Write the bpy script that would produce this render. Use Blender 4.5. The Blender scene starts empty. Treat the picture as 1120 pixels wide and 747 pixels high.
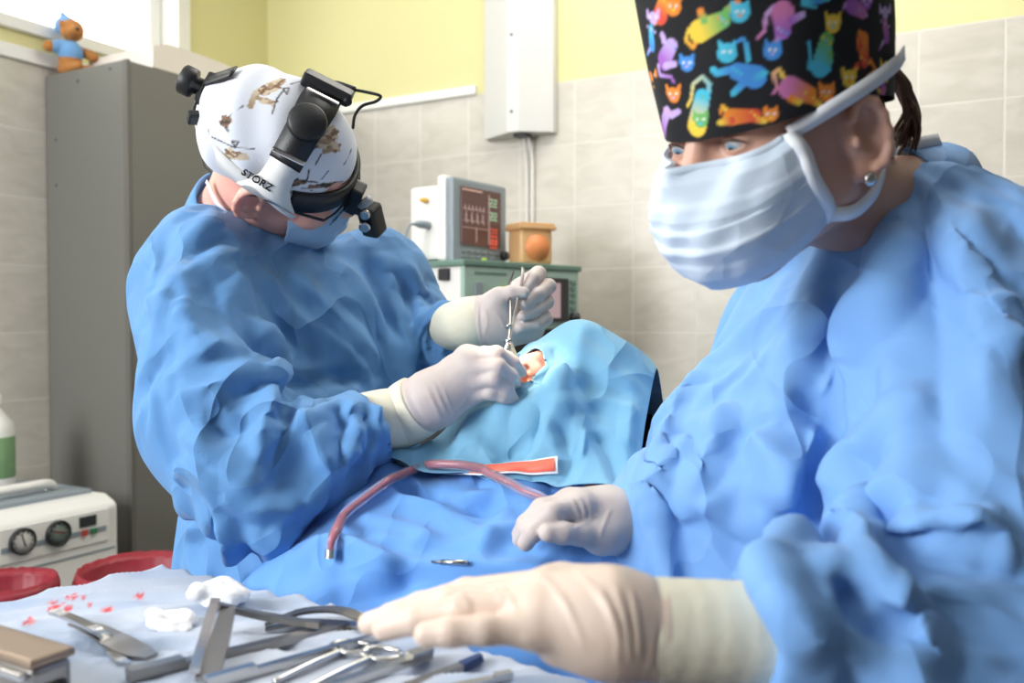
import bpy, bmesh, math, random
import numpy as np
from mathutils import Vector, Matrix
from mathutils.bvhtree import BVHTree

sc = bpy.context.scene
COL = sc.collection
# ---------------------------------------------------------------- camera
F = 980.0; CAMZ = 1.25; PITCH = math.radians(1.46)
cam_d = bpy.data.cameras.new('camera'); cam = bpy.data.objects.new('camera', cam_d); COL.objects.link(cam)
cam_d.sensor_width = 36.0; cam_d.lens = F / 1120 * 36.0
cam.location = (0, 0, CAMZ); cam.rotation_euler = (math.pi / 2 - PITCH, 0, 0)
cam_d.clip_start = 0.05
cam_d.dof.use_dof = True; cam_d.dof.focus_distance = 1.12; cam_d.dof.aperture_fstop = 4.5
sc.camera = cam
CP, SP = math.cos(PITCH), math.sin(PITCH)
def P(px, py, d):
    x = (px - 560) / F * d; y = (373.5 - py) / F * d
    return np.array([x, d * CP + y * SP, CAMZ - d * SP + y * CP])
def PX(p):
    x, yy, zz = p[0], p[1], p[2] - CAMZ
    d = yy * CP - zz * SP; y = yy * SP + zz * CP
    return 560 + x / d * F, 373.5 - y / d * F, d
def onz(px, py, z):
    a = P(px, py, 1.0) - np.array([0, 0, CAMZ]); t = (z - CAMZ) / a[2]
    return np.array([0, 0, CAMZ]) + a * t
# ---------------------------------------------------------------- world, lights, exposure
w = bpy.data.worlds.new('world'); sc.world = w; w.use_nodes = True
w.node_tree.nodes['Background'].inputs[0].default_value = (0.93, 0.96, 1.0, 1)
w.node_tree.nodes['Background'].inputs[1].default_value = 0.12
sc.view_settings.view_transform = 'Standard'; sc.view_settings.look = 'None'
sc.view_settings.gamma = 1.0; sc.view_settings.use_curve_mapping = False
sc.view_settings.exposure = -0.16
CN = np.array([-.979, 3.62]); E1 = np.array([.870, -.492]); NV = np.array([-.492, -.870])
ROOM = math.atan2(E1[1], E1[0])
def W(u, v, z=0.0):
    p = CN + u * E1 + v * NV
    return np.array([p[0], p[1], z])
def area(name, loc, target, sx, sy, power, col):
    l = bpy.data.lights.new(name, 'AREA'); l.shape = 'RECTANGLE'; l.size = sx; l.size_y = sy
    l.energy = power; l.color = col
    o = bpy.data.objects.new(name, l); COL.objects.link(o); o.location = loc
    o.rotation_euler = (Vector(target) - Vector(loc)).to_track_quat('-Z', 'Y').to_euler()
    return o
area('window_daylight', W(-.7, 1.7, 3.0), W(.3, 1.7, 2.75), 5.0, 2.6, 300, (1, .985, .95))
area('second_window_daylight', (-2.3, -.35, 2.1), (-.1, 1.1, 1.1), 1.1, 1.2, 112, (.95, .98, 1))
area('ceiling_light', (.4, 1.9, 2.9), (.4, 1.9, 0), 1.2, 1.2, 34, (1, .97, .92))

# added spot with no fixture, brightens the nose at the opening in the drape
_n = P(574, 396, 1.12); _pf = np.array([-.45, -.45, .77]) / np.linalg.norm([.45, .45, .77])
_l = bpy.data.lights.new('added_nose_spot', 'SPOT'); _l.energy = 380; _l.spot_size = math.radians(3.6); _l.spot_blend = .7; _l.color = (1, .86, .66); _l.shadow_soft_size = .04
_o = bpy.data.objects.new('added_nose_spot', _l); COL.objects.link(_o); _o.location = (_n + _pf * 1.05).tolist()
_o.rotation_euler = Vector((-_pf).tolist()).to_track_quat('-Z', 'Y').to_euler()

# ---------------------------------------------------------------- materials
def lin(r, g, b):
    f = lambda c: (c / 255 / 12.92) if c / 255 <= .04045 else ((c / 255 + .055) / 1.055) ** 2.4
    return (f(r), f(g), f(b), 1)
class NT:
    def __init__(s, m):
        m.use_nodes = True; s.t = m.node_tree; s.b = s.t.nodes['Principled BSDF']
    def n(s, typ, **kw):
        nd = s.t.nodes.new(typ)
        for k, v in kw.items():
            if k.startswith('i_'):
                nd.inputs[k[2:].replace('_', ' ')].default_value = v
            else: setattr(nd, k, v)
        return nd
    def l(s, a, b): s.t.links.new(a, b)
def mat(name, col, rough=.5, metal=0, noise=0, nscale=20, bump=0, bscale=200, spec=.5, trans=0, sss=0, alpha=1, attr=None, sheen=0):
    m = bpy.data.materials.new(name); T = NT(m); b = T.b
    c = col if len(col) == 4 else lin(*col)
    b.inputs['Base Color'].default_value = c; b.inputs['Roughness'].default_value = rough
    b.inputs['Metallic'].default_value = metal; b.inputs['Specular IOR Level'].default_value = spec
    if trans: b.inputs['Transmission Weight'].default_value = trans
    if sss:
        b.inputs['Subsurface Weight'].default_value = sss; b.inputs['Subsurface Radius'].default_value = (.012, .005, .003)
        b.inputs['Subsurface Scale'].default_value = 1
    if alpha < 1: b.inputs['Alpha'].default_value = alpha
    if sheen: b.inputs['Sheen Weight'].default_value = sheen
    co = T.n('ShaderNodeTexCoord')
    base = None
    if attr:
        a = T.n('ShaderNodeVertexColor'); a.layer_name = attr; base = a.outputs[0]
        T.l(base, b.inputs['Base Color'])
    if noise:
        nz = T.n('ShaderNodeTexNoise', i_Scale=nscale, i_Detail=4.0); T.l(co.outputs['Object'], nz.inputs['Vector'])
        mr = T.n('ShaderNodeMapRange', i_To_Min=1 - noise, i_To_Max=1 + noise); T.l(nz.outputs['Fac'], mr.inputs['Value'])
        mx = T.n('ShaderNodeVectorMath', operation='SCALE')
        if base: T.l(base, mx.inputs[0])
        else: mx.inputs[0].default_value = c[:3]
        T.l(mr.outputs[0], mx.inputs['Scale']); T.l(mx.outputs[0], b.inputs['Base Color'])
    if bump:
        nb = T.n('ShaderNodeTexNoise', i_Scale=bscale, i_Detail=3.0); T.l(co.outputs['Object'], nb.inputs['Vector'])
        bp = T.n('ShaderNodeBump', i_Strength=bump, i_Distance=.002); T.l(nb.outputs['Fac'], bp.inputs['Height'])
        T.l(bp.outputs[0], b.inputs['Normal'])
    return m
def cloth_mat(name, col, rough=.75, crease=.5, scale=9.0, transl=.12, dist=.012):
    """thin non-woven sheet: fine fibre grain and a net of sharp creases"""
    m = mat(name, col, rough, spec=.35, sheen=.12); T = NT(m); b = T.b
    co = T.n('ShaderNodeTexCoord')
    # sharp ridges where the sheet has been folded, running longer one way than the other
    mp = T.n('ShaderNodeMapping'); mp.inputs['Rotation'].default_value = (.4, .3, .9); mp.inputs['Scale'].default_value = (1, .55, .8); T.l(co.outputs['Object'], mp.inputs[0])
    hs = []
    for k, (sc_, wt) in enumerate(((scale, 1.0), (scale * 2.3, .45))):
        n_ = T.n('ShaderNodeTexNoise', i_Scale=sc_, i_Detail=.6, i_Distortion=.25); T.l(mp.outputs[0], n_.inputs['Vector'])
        a_ = T.n('ShaderNodeMath', operation='SUBTRACT'); T.l(n_.outputs['Fac'], a_.inputs[0]); a_.inputs[1].default_value = .5 - .03 * k
        b_ = T.n('ShaderNodeMath', operation='ABSOLUTE'); T.l(a_.outputs[0], b_.inputs[0])
        c_ = T.n('ShaderNodeMath', operation='MULTIPLY'); T.l(b_.outputs[0], c_.inputs[0]); c_.inputs[1].default_value = -3.2 * wt; hs.append(c_.outputs[0])
    m2 = T.n('ShaderNodeMath', operation='ADD'); T.l(hs[0], m2.inputs[0]); T.l(hs[1], m2.inputs[1])
    # creases gather in places, other stretches hang smooth
    pn = T.n('ShaderNodeTexNoise', i_Scale=4.0, i_Detail=1.0); T.l(co.outputs['Object'], pn.inputs['Vector'])
    pr = T.n('ShaderNodeMapRange', i_From_Min=.4, i_From_Max=.62, i_To_Min=.12, i_To_Max=1.0); T.l(pn.outputs['Fac'], pr.inputs['Value'])
    mm = T.n('ShaderNodeMath', operation='MULTIPLY'); T.l(m2.outputs[0], mm.inputs[0]); T.l(pr.outputs[0], mm.inputs[1])
    b1 = T.n('ShaderNodeBump', i_Strength=crease, i_Distance=dist); T.l(mm.outputs[0], b1.inputs['Height'])
    fn = T.n('ShaderNodeTexNoise', i_Scale=650.0, i_Detail=2.0); T.l(co.outputs['Object'], fn.inputs['Vector'])
    b2 = T.n('ShaderNodeBump', i_Strength=.18, i_Distance=.001); T.l(fn.outputs['Fac'], b2.inputs['Height']); T.l(b1.outputs[0], b2.inputs['Normal'])
    T.l(b2.outputs[0], b.inputs['Normal'])
    if transl:
        tr = T.n('ShaderNodeBsdfTranslucent'); tr.inputs[0].default_value = col if len(col) == 4 else lin(*col)
        mx = T.n('ShaderNodeMixShader'); mx.inputs[0].default_value = transl
        out = T.t.nodes['Material Output']
        T.l(b.outputs[0], mx.inputs[1]); T.l(tr.outputs[0], mx.inputs[2]); T.l(mx.outputs[0], out.inputs['Surface'])
    return m
def emis(name, col, st):
    m = bpy.data.materials.new(name); T = NT(m)
    T.b.inputs['Base Color'].default_value = (0, 0, 0, 1); T.b.inputs['Emission Color'].default_value = col if len(col) == 4 else lin(*col)
    T.b.inputs['Emission Strength'].default_value = st
    return m
def wall_mat(name, u0, split, tile=.2055, topz=2.03):
    m = bpy.data.materials.new(name); T = NT(m); b = T.b
    co = T.n('ShaderNodeTexCoord'); sp = T.n('ShaderNodeSeparateXYZ'); T.l(co.outputs['Object'], sp.inputs[0])
    def groove(sock, off):
        a = T.n('ShaderNodeMath', operation='SUBTRACT'); T.l(sock, a.inputs[0]); a.inputs[1].default_value = off
        d = T.n('ShaderNodeMath', operation='DIVIDE'); T.l(a.outputs[0], d.inputs[0]); d.inputs[1].default_value = tile
        p = T.n('ShaderNodeMath', operation='PINGPONG'); T.l(d.outputs[0], p.inputs[0]); p.inputs[1].default_value = .5
        fl = T.n('ShaderNodeMath', operation='FLOOR'); T.l(d.outputs[0], fl.inputs[0])
        return p.outputs[0], fl.outputs[0]
    gx, ix = groove(sp.outputs['X'], u0 - 40 * tile); gz, iz = groove(sp.outputs['Z'], topz - 40 * tile)
    mn = T.n('ShaderNodeMath', operation='MINIMUM'); T.l(gx, mn.inputs[0]); T.l(gz, mn.inputs[1])
    gr = T.n('ShaderNodeMapRange', i_From_Min=.008, i_From_Max=.016); T.l(mn.outputs[0], gr.inputs['Value'])
    # marbled veining, shifted from tile to tile
    cb = T.n('ShaderNodeCombineXYZ'); T.l(ix, cb.inputs[0]); T.l(iz, cb.inputs[1])
    sc_ = T.n('ShaderNodeVectorMath', operation='SCALE'); sc_.inputs['Scale'].default_value = 3.7; T.l(cb.outputs[0], sc_.inputs[0])
    ad = T.n('ShaderNodeVectorMath', operation='ADD'); T.l(co.outputs['Object'], ad.inputs[0]); T.l(sc_.outputs[0], ad.inputs[1])
    mp = T.n('ShaderNodeMapping'); mp.inputs['Rotation'].default_value = (0, .7, 0); mp.inputs['Scale'].default_value = (7, 7, 17); T.l(ad.outputs[0], mp.inputs[0])
    nz = T.n('ShaderNodeTexNoise', i_Scale=1.0, i_Detail=5.0, i_Distortion=1.2); T.l(mp.outputs[0], nz.inputs['Vector'])
    cr = T.n('ShaderNodeValToRGB'); T.l(nz.outputs['Fac'], cr.inputs[0])
    cr.color_ramp.elements[0].position = .3; cr.color_ramp.elements[0].color = lin(192, 186, 174)
    cr.color_ramp.elements[1].position = .62; cr.color_ramp.elements[1].color = lin(205, 199, 188)
    tl = T.n('ShaderNodeMixRGB'); T.l(gr.outputs[0], tl.inputs[0]); tl.inputs[1].default_value = lin(214, 209, 199); T.l(cr.outputs[0], tl.inputs[2])
    gt = T.n('ShaderNodeMath', operation='GREATER_THAN'); T.l(sp.outputs['Z'], gt.inputs[0]); gt.inputs[1].default_value = split
    pn = T.n('ShaderNodeTexNoise', i_Scale=2.0); T.l(co.outputs['Object'], pn.inputs['Vector'])
    pc = T.n('ShaderNodeMixRGB'); T.l(pn.outputs['Fac'], pc.inputs[0]); pc.inputs[1].default_value = lin(220, 214, 160); pc.inputs[2].default_value = lin(216, 210, 154)
    fin = T.n('ShaderNodeMixRGB'); T.l(gt.outputs[0], fin.inputs[0]); T.l(tl.outputs[0], fin.inputs[1]); T.l(pc.outputs[0], fin.inputs[2])
    T.l(fin.outputs[0], b.inputs['Base Color'])
    rg = T.n('ShaderNodeMapRange', i_To_Min=.32, i_To_Max=.85); T.l(gt.outputs[0], rg.inputs['Value']); T.l(rg.outputs[0], b.inputs['Roughness'])
    om = T.n('ShaderNodeMath', operation='MAXIMUM'); T.l(gr.outputs[0], om.inputs[0]); T.l(gt.outputs[0], om.inputs[1])
    bp = T.n('ShaderNodeBump', i_Strength=.3, i_Distance=.002); T.l(om.outputs[0], bp.inputs['Height']); T.l(bp.outputs[0], b.inputs['Normal'])
    return m

M = {}
M['gown'] = cloth_mat('surgeon_gown_cloth', (96, 148, 202), crease=.9, scale=6.5, dist=.04, transl=.06)
M['gown2'] = cloth_mat('nurse_gown_cloth', (122, 170, 228), crease=.85, scale=6.5, dist=.035, transl=.06)
M['drape'] = cloth_mat('body_drape_cloth', (106, 162, 230), crease=.8, scale=7, dist=.035, transl=.08)
M['teal'] = cloth_mat('face_drape_cloth', (124, 180, 212), crease=.7, scale=8, dist=.025, transl=.08)
M['navy'] = cloth_mat('under_drape_cloth', (80, 140, 218), crease=.2)
M['cover'] = cloth_mat('table_cover_cloth', (206, 212, 224), crease=.3, scale=14, transl=0)
M['mask'] = cloth_mat('mask_cloth', (226, 238, 250), crease=.4, scale=11, transl=.25, dist=.015)
M['maskb'] = cloth_mat('mask_cloth_blue', (176, 210, 240), crease=.15, scale=14, transl=.25)
M['strap'] = mat('mask_strap', (238, 240, 244), .8)
M['glove'] = mat('latex_glove', (200, 187, 182), .55, noise=.05, nscale=40, bump=.25, bscale=60, sss=.15)
M['gloven'] = mat('latex_glove_warm', (222, 200, 184), .5, noise=.06, nscale=30, bump=.25, bscale=45, sss=.15)
M['cuff'] = mat('knit_cuff', (226, 220, 198), .8, bump=.3, bscale=120)
M['skin'] = mat('skin', (232, 172, 156), .5, noise=.08, nscale=45, sss=.3)
M['skin2'] = mat('skin_nurse', (206, 160, 140), .45, noise=.06, nscale=45, sss=.25)
M['steel'] = mat('steel', (200, 198, 196), .25, metal=1, noise=.05)
M['dsteel'] = mat('dull_steel', (150, 146, 142), .35, metal=1)
M['black'] = mat('black_plastic', (24, 24, 27), .45, bump=.1, bscale=300)
M['rubber'] = mat('black_rubber', (18, 18, 20), .6)
M['white'] = mat('white_plastic', (232, 230, 226), .4)
M['wpaint'] = mat('white_paint', (236, 235, 230), .5)
M['grey'] = mat('grey_metal_paint', (114, 113, 107), .5, noise=.04, nscale=300, bump=.08, bscale=700)
M['grey2'] = mat('grey_seam', (104, 102, 96), .5)
M['greyp'] = mat('grey_plastic', (140, 150, 158), .45)
M['green'] = mat('mint_panel', (158, 184, 172), .45)
M['dgreen'] = mat('mint_panel_dark', (104, 134, 122), .5)
M['dark'] = mat('dark_panel', (46, 46, 50), .4)
M['beige'] = mat('warm_white_plastic', (224, 216, 206), .5)
M['red'] = mat('red_plastic', (140, 34, 48), .5, noise=.1)
M['bear'] = mat('brown_plush', (176, 118, 62), .95, noise=.25, nscale=90, bump=.8, bscale=250)
M['bearblue'] = mat('blue_felt', (110, 158, 206), .95, bump=.4, bscale=300)
M['eye'] = mat('eye', (235, 230, 226), .2, attr='paint')
M['hair'] = mat('brown_hair', (84, 54, 36), .5, noise=.35, nscale=120)
M['painted'] = mat('printed_cotton', (255, 255, 255), .85, attr='paint', bump=.2, bscale=500)
M['orange'] = mat('orange_translucent', (250, 204, 146), .35, trans=.45)
M['gauze'] = mat('white_gauze', (236, 236, 238), .95, bump=.9, bscale=90, noise=.03)

# ---------------------------------------------------------------- helpers
def link(name, me, m=None, parent=None, smooth=True):
    o = bpy.data.objects.new(name, me); COL.objects.link(o)
    if m is not None:
        for x in (m if isinstance(m, (list, tuple)) else [m]): me.materials.append(x)
    if parent is not None: o.parent = parent
    if smooth and len(me.polygons):
        me.polygons.foreach_set('use_smooth', np.ones(len(me.polygons), dtype=bool))
    me.update()
    return o
def tag(o, label, cat, group=None, kind=None):
    o['label'] = label; o['category'] = cat
    if group: o['group'] = group
    if kind: o['kind'] = kind
    return o
def structure(o): o['kind'] = 'structure'; return o
def empty(name, loc, label, cat, group=None):
    o = bpy.data.objects.new(name, None); COL.objects.link(o); o.location = [float(a) for a in loc]; o.empty_display_size = .1
    bpy.context.view_layer.update()
    return tag(o, label, cat, group)
def part(o, parent):
    """parent a world-space mesh without moving it"""
    o.parent = parent
    chain = Matrix.Identity(4); p = parent; ms = []
    while p is not None: ms.append(Matrix.LocRotScale(p.location, p.rotation_euler, p.scale)); p = p.parent
    for mm in reversed(ms): chain = chain @ mm
    me = o.data; me.transform(chain.inverted()); me.update()
    return o
def np_mesh(name, V, Q):
    me = bpy.data.meshes.new(name); V = np.asarray(V, np.float32)
    Q = np.asarray(Q, np.int32); k = Q.shape[1]
    me.vertices.add(len(V)); me.vertices.foreach_set('co', V.ravel())
    me.loops.add(Q.size); me.loops.foreach_set('vertex_index', Q.ravel())
    me.polygons.add(len(Q)); me.polygons.foreach_set('loop_start', np.arange(0, Q.size, k, dtype=np.int32))
    me.update(calc_edges=True); me.validate()
    return me
def co_of(me):
    a = np.empty(len(me.vertices) * 3, np.float32); me.vertices.foreach_get('co', a); return a.reshape(-1, 3)
def no_of(me):
    a = np.empty(len(me.vertices) * 3, np.float32); me.vertices.foreach_get('normal', a); return a.reshape(-1, 3)
def set_co(me, V): me.vertices.foreach_set('co', np.asarray(V, np.float32).ravel()); me.update()
def bm_done(name, bm):
    bmesh.ops.recalc_face_normals(bm, faces=bm.faces)
    me = bpy.data.meshes.new(name); bm.to_mesh(me); bm.free(); return me
def box_me(size, bevel=.004, seg=2, M4=None, name='m'):
    bm = bmesh.new(); bmesh.ops.create_cube(bm, size=1)
    bmesh.ops.scale(bm, vec=size, verts=bm.verts)
    if bevel: bmesh.ops.bevel(bm, geom=list(bm.edges), offset=bevel, segments=seg, profile=.6, affect='EDGES')
    if M4 is not None: bm.transform(M4)
    return bm_done(name, bm)
def prism_me(poly, z0, z1, M4=None, bevel=0, name='m'):
    bm = bmesh.new(); a = [bm.verts.new((x, y, z0)) for x, y in poly]; b = [bm.verts.new((x, y, z1)) for x, y in poly]
    n = len(poly); bm.faces.new(a[::-1]); bm.faces.new(b)
    for i in range(n): bm.faces.new((a[i], a[(i + 1) % n], b[(i + 1) % n], b[i]))
    if bevel: bmesh.ops.bevel(bm, geom=list(bm.edges), offset=bevel, segments=2, profile=.6, affect='EDGES')
    if M4 is not None: bm.transform(M4)
    return bm_done(name, bm)
def catmull(pts, n=8):
    pts = [np.asarray(p, float) for p in pts]
    if len(pts) < 3: return [pts[0] + (pts[-1] - pts[0]) * t for t in np.linspace(0, 1, n + 1)]
    q = [2 * pts[0] - pts[1]] + pts + [2 * pts[-1] - pts[-2]]; out = []
    for i in range(1, len(q) - 2):
        for t in np.linspace(0, 1, n, endpoint=False):
            out.append(.5 * (2 * q[i] + (q[i + 1] - q[i - 1]) * t + (2 * q[i - 1] - 5 * q[i] + 4 * q[i + 1] - q[i + 2]) * t * t + (3 * q[i] - q[i - 1] - 3 * q[i + 1] + q[i + 2]) * t ** 3))
    out.append(pts[-1]); return out
def tube_me(pts, r, seg=12, n=8, smooth=True, name='m', flat=1.0, up=None):
    """sweep; r a number or list per control point; flat squeezes the section along its second axis"""
    P_ = catmull(pts, n) if smooth else [np.asarray(p, float) for p in pts]
    k = len(P_)
    rr = np.full(k, r) if np.isscalar(r) else np.interp(np.linspace(0, 1, k), np.linspace(0, 1, len(r)), r)
    V = []; ref = np.array([0, 0, 1.0]) if up is None else np.asarray(up, float); prev = None
    for i, p in enumerate(P_):
        t = P_[min(i + 1, k - 1)] - P_[max(i - 1, 0)]; t = t / (np.linalg.norm(t) + 1e-12)
        s = ref if (prev is None or up is not None) else prev
        if abs(np.dot(s, t)) > .98 and prev is None: s = np.array([1.0, 0, 0])
        b = s - t * np.dot(s, t); b /= np.linalg.norm(b) + 1e-12; a = np.cross(t, b); prev = b
        for j in range(seg):
            g = 2 * math.pi * j / seg; V.append(p + rr[i] * (math.cos(g) * a + flat * math.sin(g) * b))
    Q = [(i * seg + j, i * seg + (j + 1) % seg, (i + 1) * seg + (j + 1) % seg, (i + 1) * seg + j) for i in range(k - 1) for j in range(seg)]
    bm = bmesh.new(); vs = [bm.verts.new(v) for v in V]
    for q in Q: bm.faces.new([vs[x] for x in q])
    bm.faces.new([vs[j] for j in range(seg)][::-1]); bm.faces.new([vs[(k - 1) * seg + j] for j in range(seg)])
    return bm_done(name, bm)
def lathe_me(prof, seg=32, M4=None, name='m', sx=1, sy=1):
    bm = bmesh.new(); rings = []
    for r, z in prof:
        rings.append([bm.verts.new((sx * r * math.cos(2 * math.pi * j / seg), sy * r * math.sin(2 * math.pi * j / seg), z)) for j in range(seg)])
    for a, b in zip(rings, rings[1:]):
        for j in range(seg): bm.faces.new((a[j], a[(j + 1) % seg], b[(j + 1) % seg], b[j]))
    bm.faces.new(rings[0][::-1]); bm.faces.new(rings[-1])
    if M4 is not None: bm.transform(M4)
    return bm_done(name, bm)
def ribbon_me(pts, nrm, width, thick=.001, n=8, name='m'):
    """flat strap: pts centre line, nrm outward normals per point"""
    C_ = catmull(pts, n); k = len(C_)
    N_ = catmull(nrm, n) if len(nrm) == len(pts) else [np.asarray(nrm[0], float)] * k
    ww = np.full(k, width) if np.isscalar(width) else np.interp(np.linspace(0, 1, k), np.linspace(0, 1, len(width)), width)
    bm = bmesh.new(); R = []
    for i in range(k):
        t = C_[min(i + 1, k - 1)] - C_[max(i - 1, 0)]; t /= np.linalg.norm(t) + 1e-12
        nn = N_[i] - t * np.dot(N_[i], t); nn /= np.linalg.norm(nn) + 1e-12; s = np.cross(t, nn)
        h = ww[i] / 2
        R.append([bm.verts.new(C_[i] + s * a * h + nn * b * thick / 2) for a, b in ((-1, -1), (1, -1), (1, 1), (-1, 1))])
    for a, b in zip(R, R[1:]):
        for j in range(4): bm.faces.new((a[j], a[(j + 1) % 4], b[(j + 1) % 4], b[j]))
    bm.faces.new(R[0][::-1]); bm.faces.new(R[-1])
    return bm_done(name, bm)
def join_me(mes, name='m'):
    bm = bmesh.new()
    for m in mes: bm.from_mesh(m); bpy.data.meshes.remove(m)
    me = bpy.data.meshes.new(name); bm.to_mesh(me); bm.free(); return me
def frame4(c, R):
    m = Matrix.Identity(4)
    for i in range(3):
        for j in range(3): m[i][j] = float(R[i][j])
        m[i][3] = float(c[i])
    return m
def basis(fwd, up):
    f = np.asarray(fwd, float); f /= np.linalg.norm(f); u = np.asarray(up, float); u = u - f * np.dot(u, f); u /= np.linalg.norm(u)
    r = np.cross(f, u); return np.stack([r, f, u], 1)
def look_z(axis, ref=(0, 0, 1)):
    """matrix columns whose third is axis"""
    z = np.asarray(axis, float); z /= np.linalg.norm(z); x = np.cross(np.asarray(ref, float), z)
    if np.linalg.norm(x) < 1e-3: x = np.cross(np.array([0, 1.0, 0]), z)
    x /= np.linalg.norm(x); return np.stack([x, np.cross(z, x), z], 1)

# signed distance shapes blended into one continuous surface
class Sdf:
    def __init__(s, off=0.0): s.p = []; s.off = off
    def cone(s, a, b, ra, rb, k=.015, op='add'): s.p.append(('c', np.float32(a), np.float32(b), ra, rb, k, op)); return s
    def ell(s, c, r, R=None, k=.015, op='add'): s.p.append(('e', np.float32(c), np.float32(r), None if R is None else np.float32(R), 0, k, op)); return s
    def chain(s, pts, rad, k=.008):
        for i in range(len(pts) - 1): s.cone(pts[i], pts[i + 1], rad[i], rad[i + 1], k)
        return s
    def plane(s, c, n, k=.004): s.p.append(('p', np.float32(c), np.float32(n), None, 0, k, 'sub')); return s   # cut away the side n points to
    def __call__(s, X):
        d = None
        for t, a, b, ra, rb, k, op in s.p:
            if t == 'c':
                ab = b - a; pa = X - a; h = np.clip(pa @ ab / (ab @ ab + 1e-12), 0, 1)
                e = np.sqrt(((pa - h[:, None] * ab) ** 2).sum(1)) - (ra + (rb - ra) * h)
            elif t == 'e':
                q = X - a
                if ra is not None: q = q @ ra
                k0 = np.sqrt(((q / b) ** 2).sum(1)); k1 = np.sqrt(((q / (b * b)) ** 2).sum(1)) + 1e-9; e = k0 * (k0 - 1) / k1
            else: e = -((X - a) @ b)
            if d is None: d = e; continue
            if op == 'add':
                h = np.maximum(k - np.abs(d - e), 0) / k; d = np.minimum(d, e) - h * h * k * .25
            else:
                e = -e; h = np.maximum(k - np.abs(d - e), 0) / k; d = np.maximum(d, e) + h * h * k * .25
        return d - s.off
    def bounds(s):
        lo = np.full(3, 9.); hi = np.full(3, -9.)
        for t, a, b, ra, rb, k, op in s.p:
            if op != 'add': continue
            if t == 'c': lo = np.minimum(lo, np.minimum(a - ra, b - rb)); hi = np.maximum(hi, np.maximum(a + ra, b + rb))
            elif t == 'e': lo = np.minimum(lo, a - b.max()); hi = np.maximum(hi, a + b.max())
        return lo - s.off - .02, hi + s.off + .02
def sdf_mesh(name, fn, h, lo=None, hi=None, smooth=0):
    l0, h0 = fn.bounds(); lo = l0 if lo is None else np.maximum(lo, l0); hi = h0 if hi is None else np.minimum(hi, h0)
    B = 8; nb = np.ceil((hi - lo) / (h * B)).astype(int) + 1; n = nb * B
    bi = np.stack(np.meshgrid(*[np.arange(k) for k in nb], indexing='ij'), -1).reshape(-1, 3)
    cen = (lo + (bi * B + (B - 1) / 2) * h).astype(np.float32); dc = fn(cen)
    act = np.abs(dc) < B * h * 1.15 + .012
    G = np.repeat(np.repeat(np.repeat(np.where(dc < 0, -1, 1).astype(np.float32).reshape(nb), B, 0), B, 1), B, 2)
    loc = np.stack(np.meshgrid(*[np.arange(B)] * 3, indexing='ij'), -1).reshape(-1, 3)
    ids = bi[act]
    for s in range(0, len(ids), 400):
        idx = (ids[s:s + 400, None] * B + loc[None]).reshape(-1, 3)
        G[idx[:, 0], idx[:, 1], idx[:, 2]] = fn((lo + idx * h).astype(np.float32))
    S = G < 0
    cnt = np.zeros(tuple(n - 1), np.uint8)
    offs = [(i, j, k) for i in (0, 1) for j in (0, 1) for k in (0, 1)]
    for i, j, k in offs: cnt += S[i:n[0] - 1 + i, j:n[1] - 1 + j, k:n[2] - 1 + k]
    cells = np.argwhere((cnt > 0) & (cnt < 8)); vid = np.full(tuple(n - 1), -1, np.int32); vid[cells[:, 0], cells[:, 1], cells[:, 2]] = np.arange(len(cells))
    acc = np.zeros((len(cells), 3)); num = np.zeros(len(cells))
    for ax in range(3):
        for o1 in (0, 1):
            for o2 in (0, 1):
                o = [0, 0, 0]; oth = [a for a in range(3) if a != ax]; o[oth[0]] = o1; o[oth[1]] = o2
                a = cells + o; b = a.copy(); b[:, ax] += 1
                fa = G[a[:, 0], a[:, 1], a[:, 2]]; fb = G[b[:, 0], b[:, 1], b[:, 2]]; m = (fa < 0) != (fb < 0)
                t = np.where(m, fa / np.where(m, fa - fb, 1), 0); p = a.astype(float); p[:, ax] += t
                acc += p * m[:, None]; num += m
    V = lo + acc / num[:, None] * h
    quads = []
    for ax in range(3):
        oth = [a for a in range(3) if a != ax]
        sl = [slice(None)] * 3; s2 = [slice(None)] * 3; sl[ax] = slice(0, n[ax] - 1); s2[ax] = slice(1, n[ax])
        A = S[tuple(sl)]; Bm = S[tuple(s2)]; e = np.argwhere(A != Bm)
        e = e[(e[:, oth[0]] > 0) & (e[:, oth[1]] > 0) & (e[:, oth[0]] < n[oth[0]] - 1) & (e[:, oth[1]] < n[oth[1]] - 1)]
        ins = S[e[:, 0], e[:, 1], e[:, 2]]
        def c(d0, d1):
            q = e.copy(); q[:, oth[0]] += d0; q[:, oth[1]] += d1; return vid[q[:, 0], q[:, 1], q[:, 2]]
        q = np.stack([c(-1, -1), c(0, -1), c(0, 0), c(-1, 0)], 1)
        flip = ins if ax != 1 else ~ins
        q = np.where(flip[:, None], q, q[:, ::-1]); quads.append(q[(q >= 0).all(1)])
    Q = np.concatenate(quads)
    me = np_mesh(name, V, Q)
    if smooth: relax(me, smooth)
    return me
def edges_of(me):
    a = np.empty(len(me.edges) * 2, np.int32); me.edges.foreach_get('vertices', a); return a.reshape(-1, 2)
def relax(me, it=2, f=.5):
    V = co_of(me).astype(float); E = edges_of(me); deg = np.bincount(E.ravel(), minlength=len(V))[:, None]
    for _ in range(it):
        A = np.zeros_like(V)
        for c in range(3): A[:, c] = np.bincount(E[:, 0], V[E[:, 1], c], len(V)) + np.bincount(E[:, 1], V[E[:, 0], c], len(V))
        V += f * (A / np.maximum(deg, 1) - V)
    set_co(me, V)
def bvh_of(me):
    me.calc_loop_triangles()
    return BVHTree.FromPolygons([v.co for v in me.vertices], [tuple(p.vertices) for p in me.polygons])
CAMV = Vector((0, 0, CAMZ))
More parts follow.
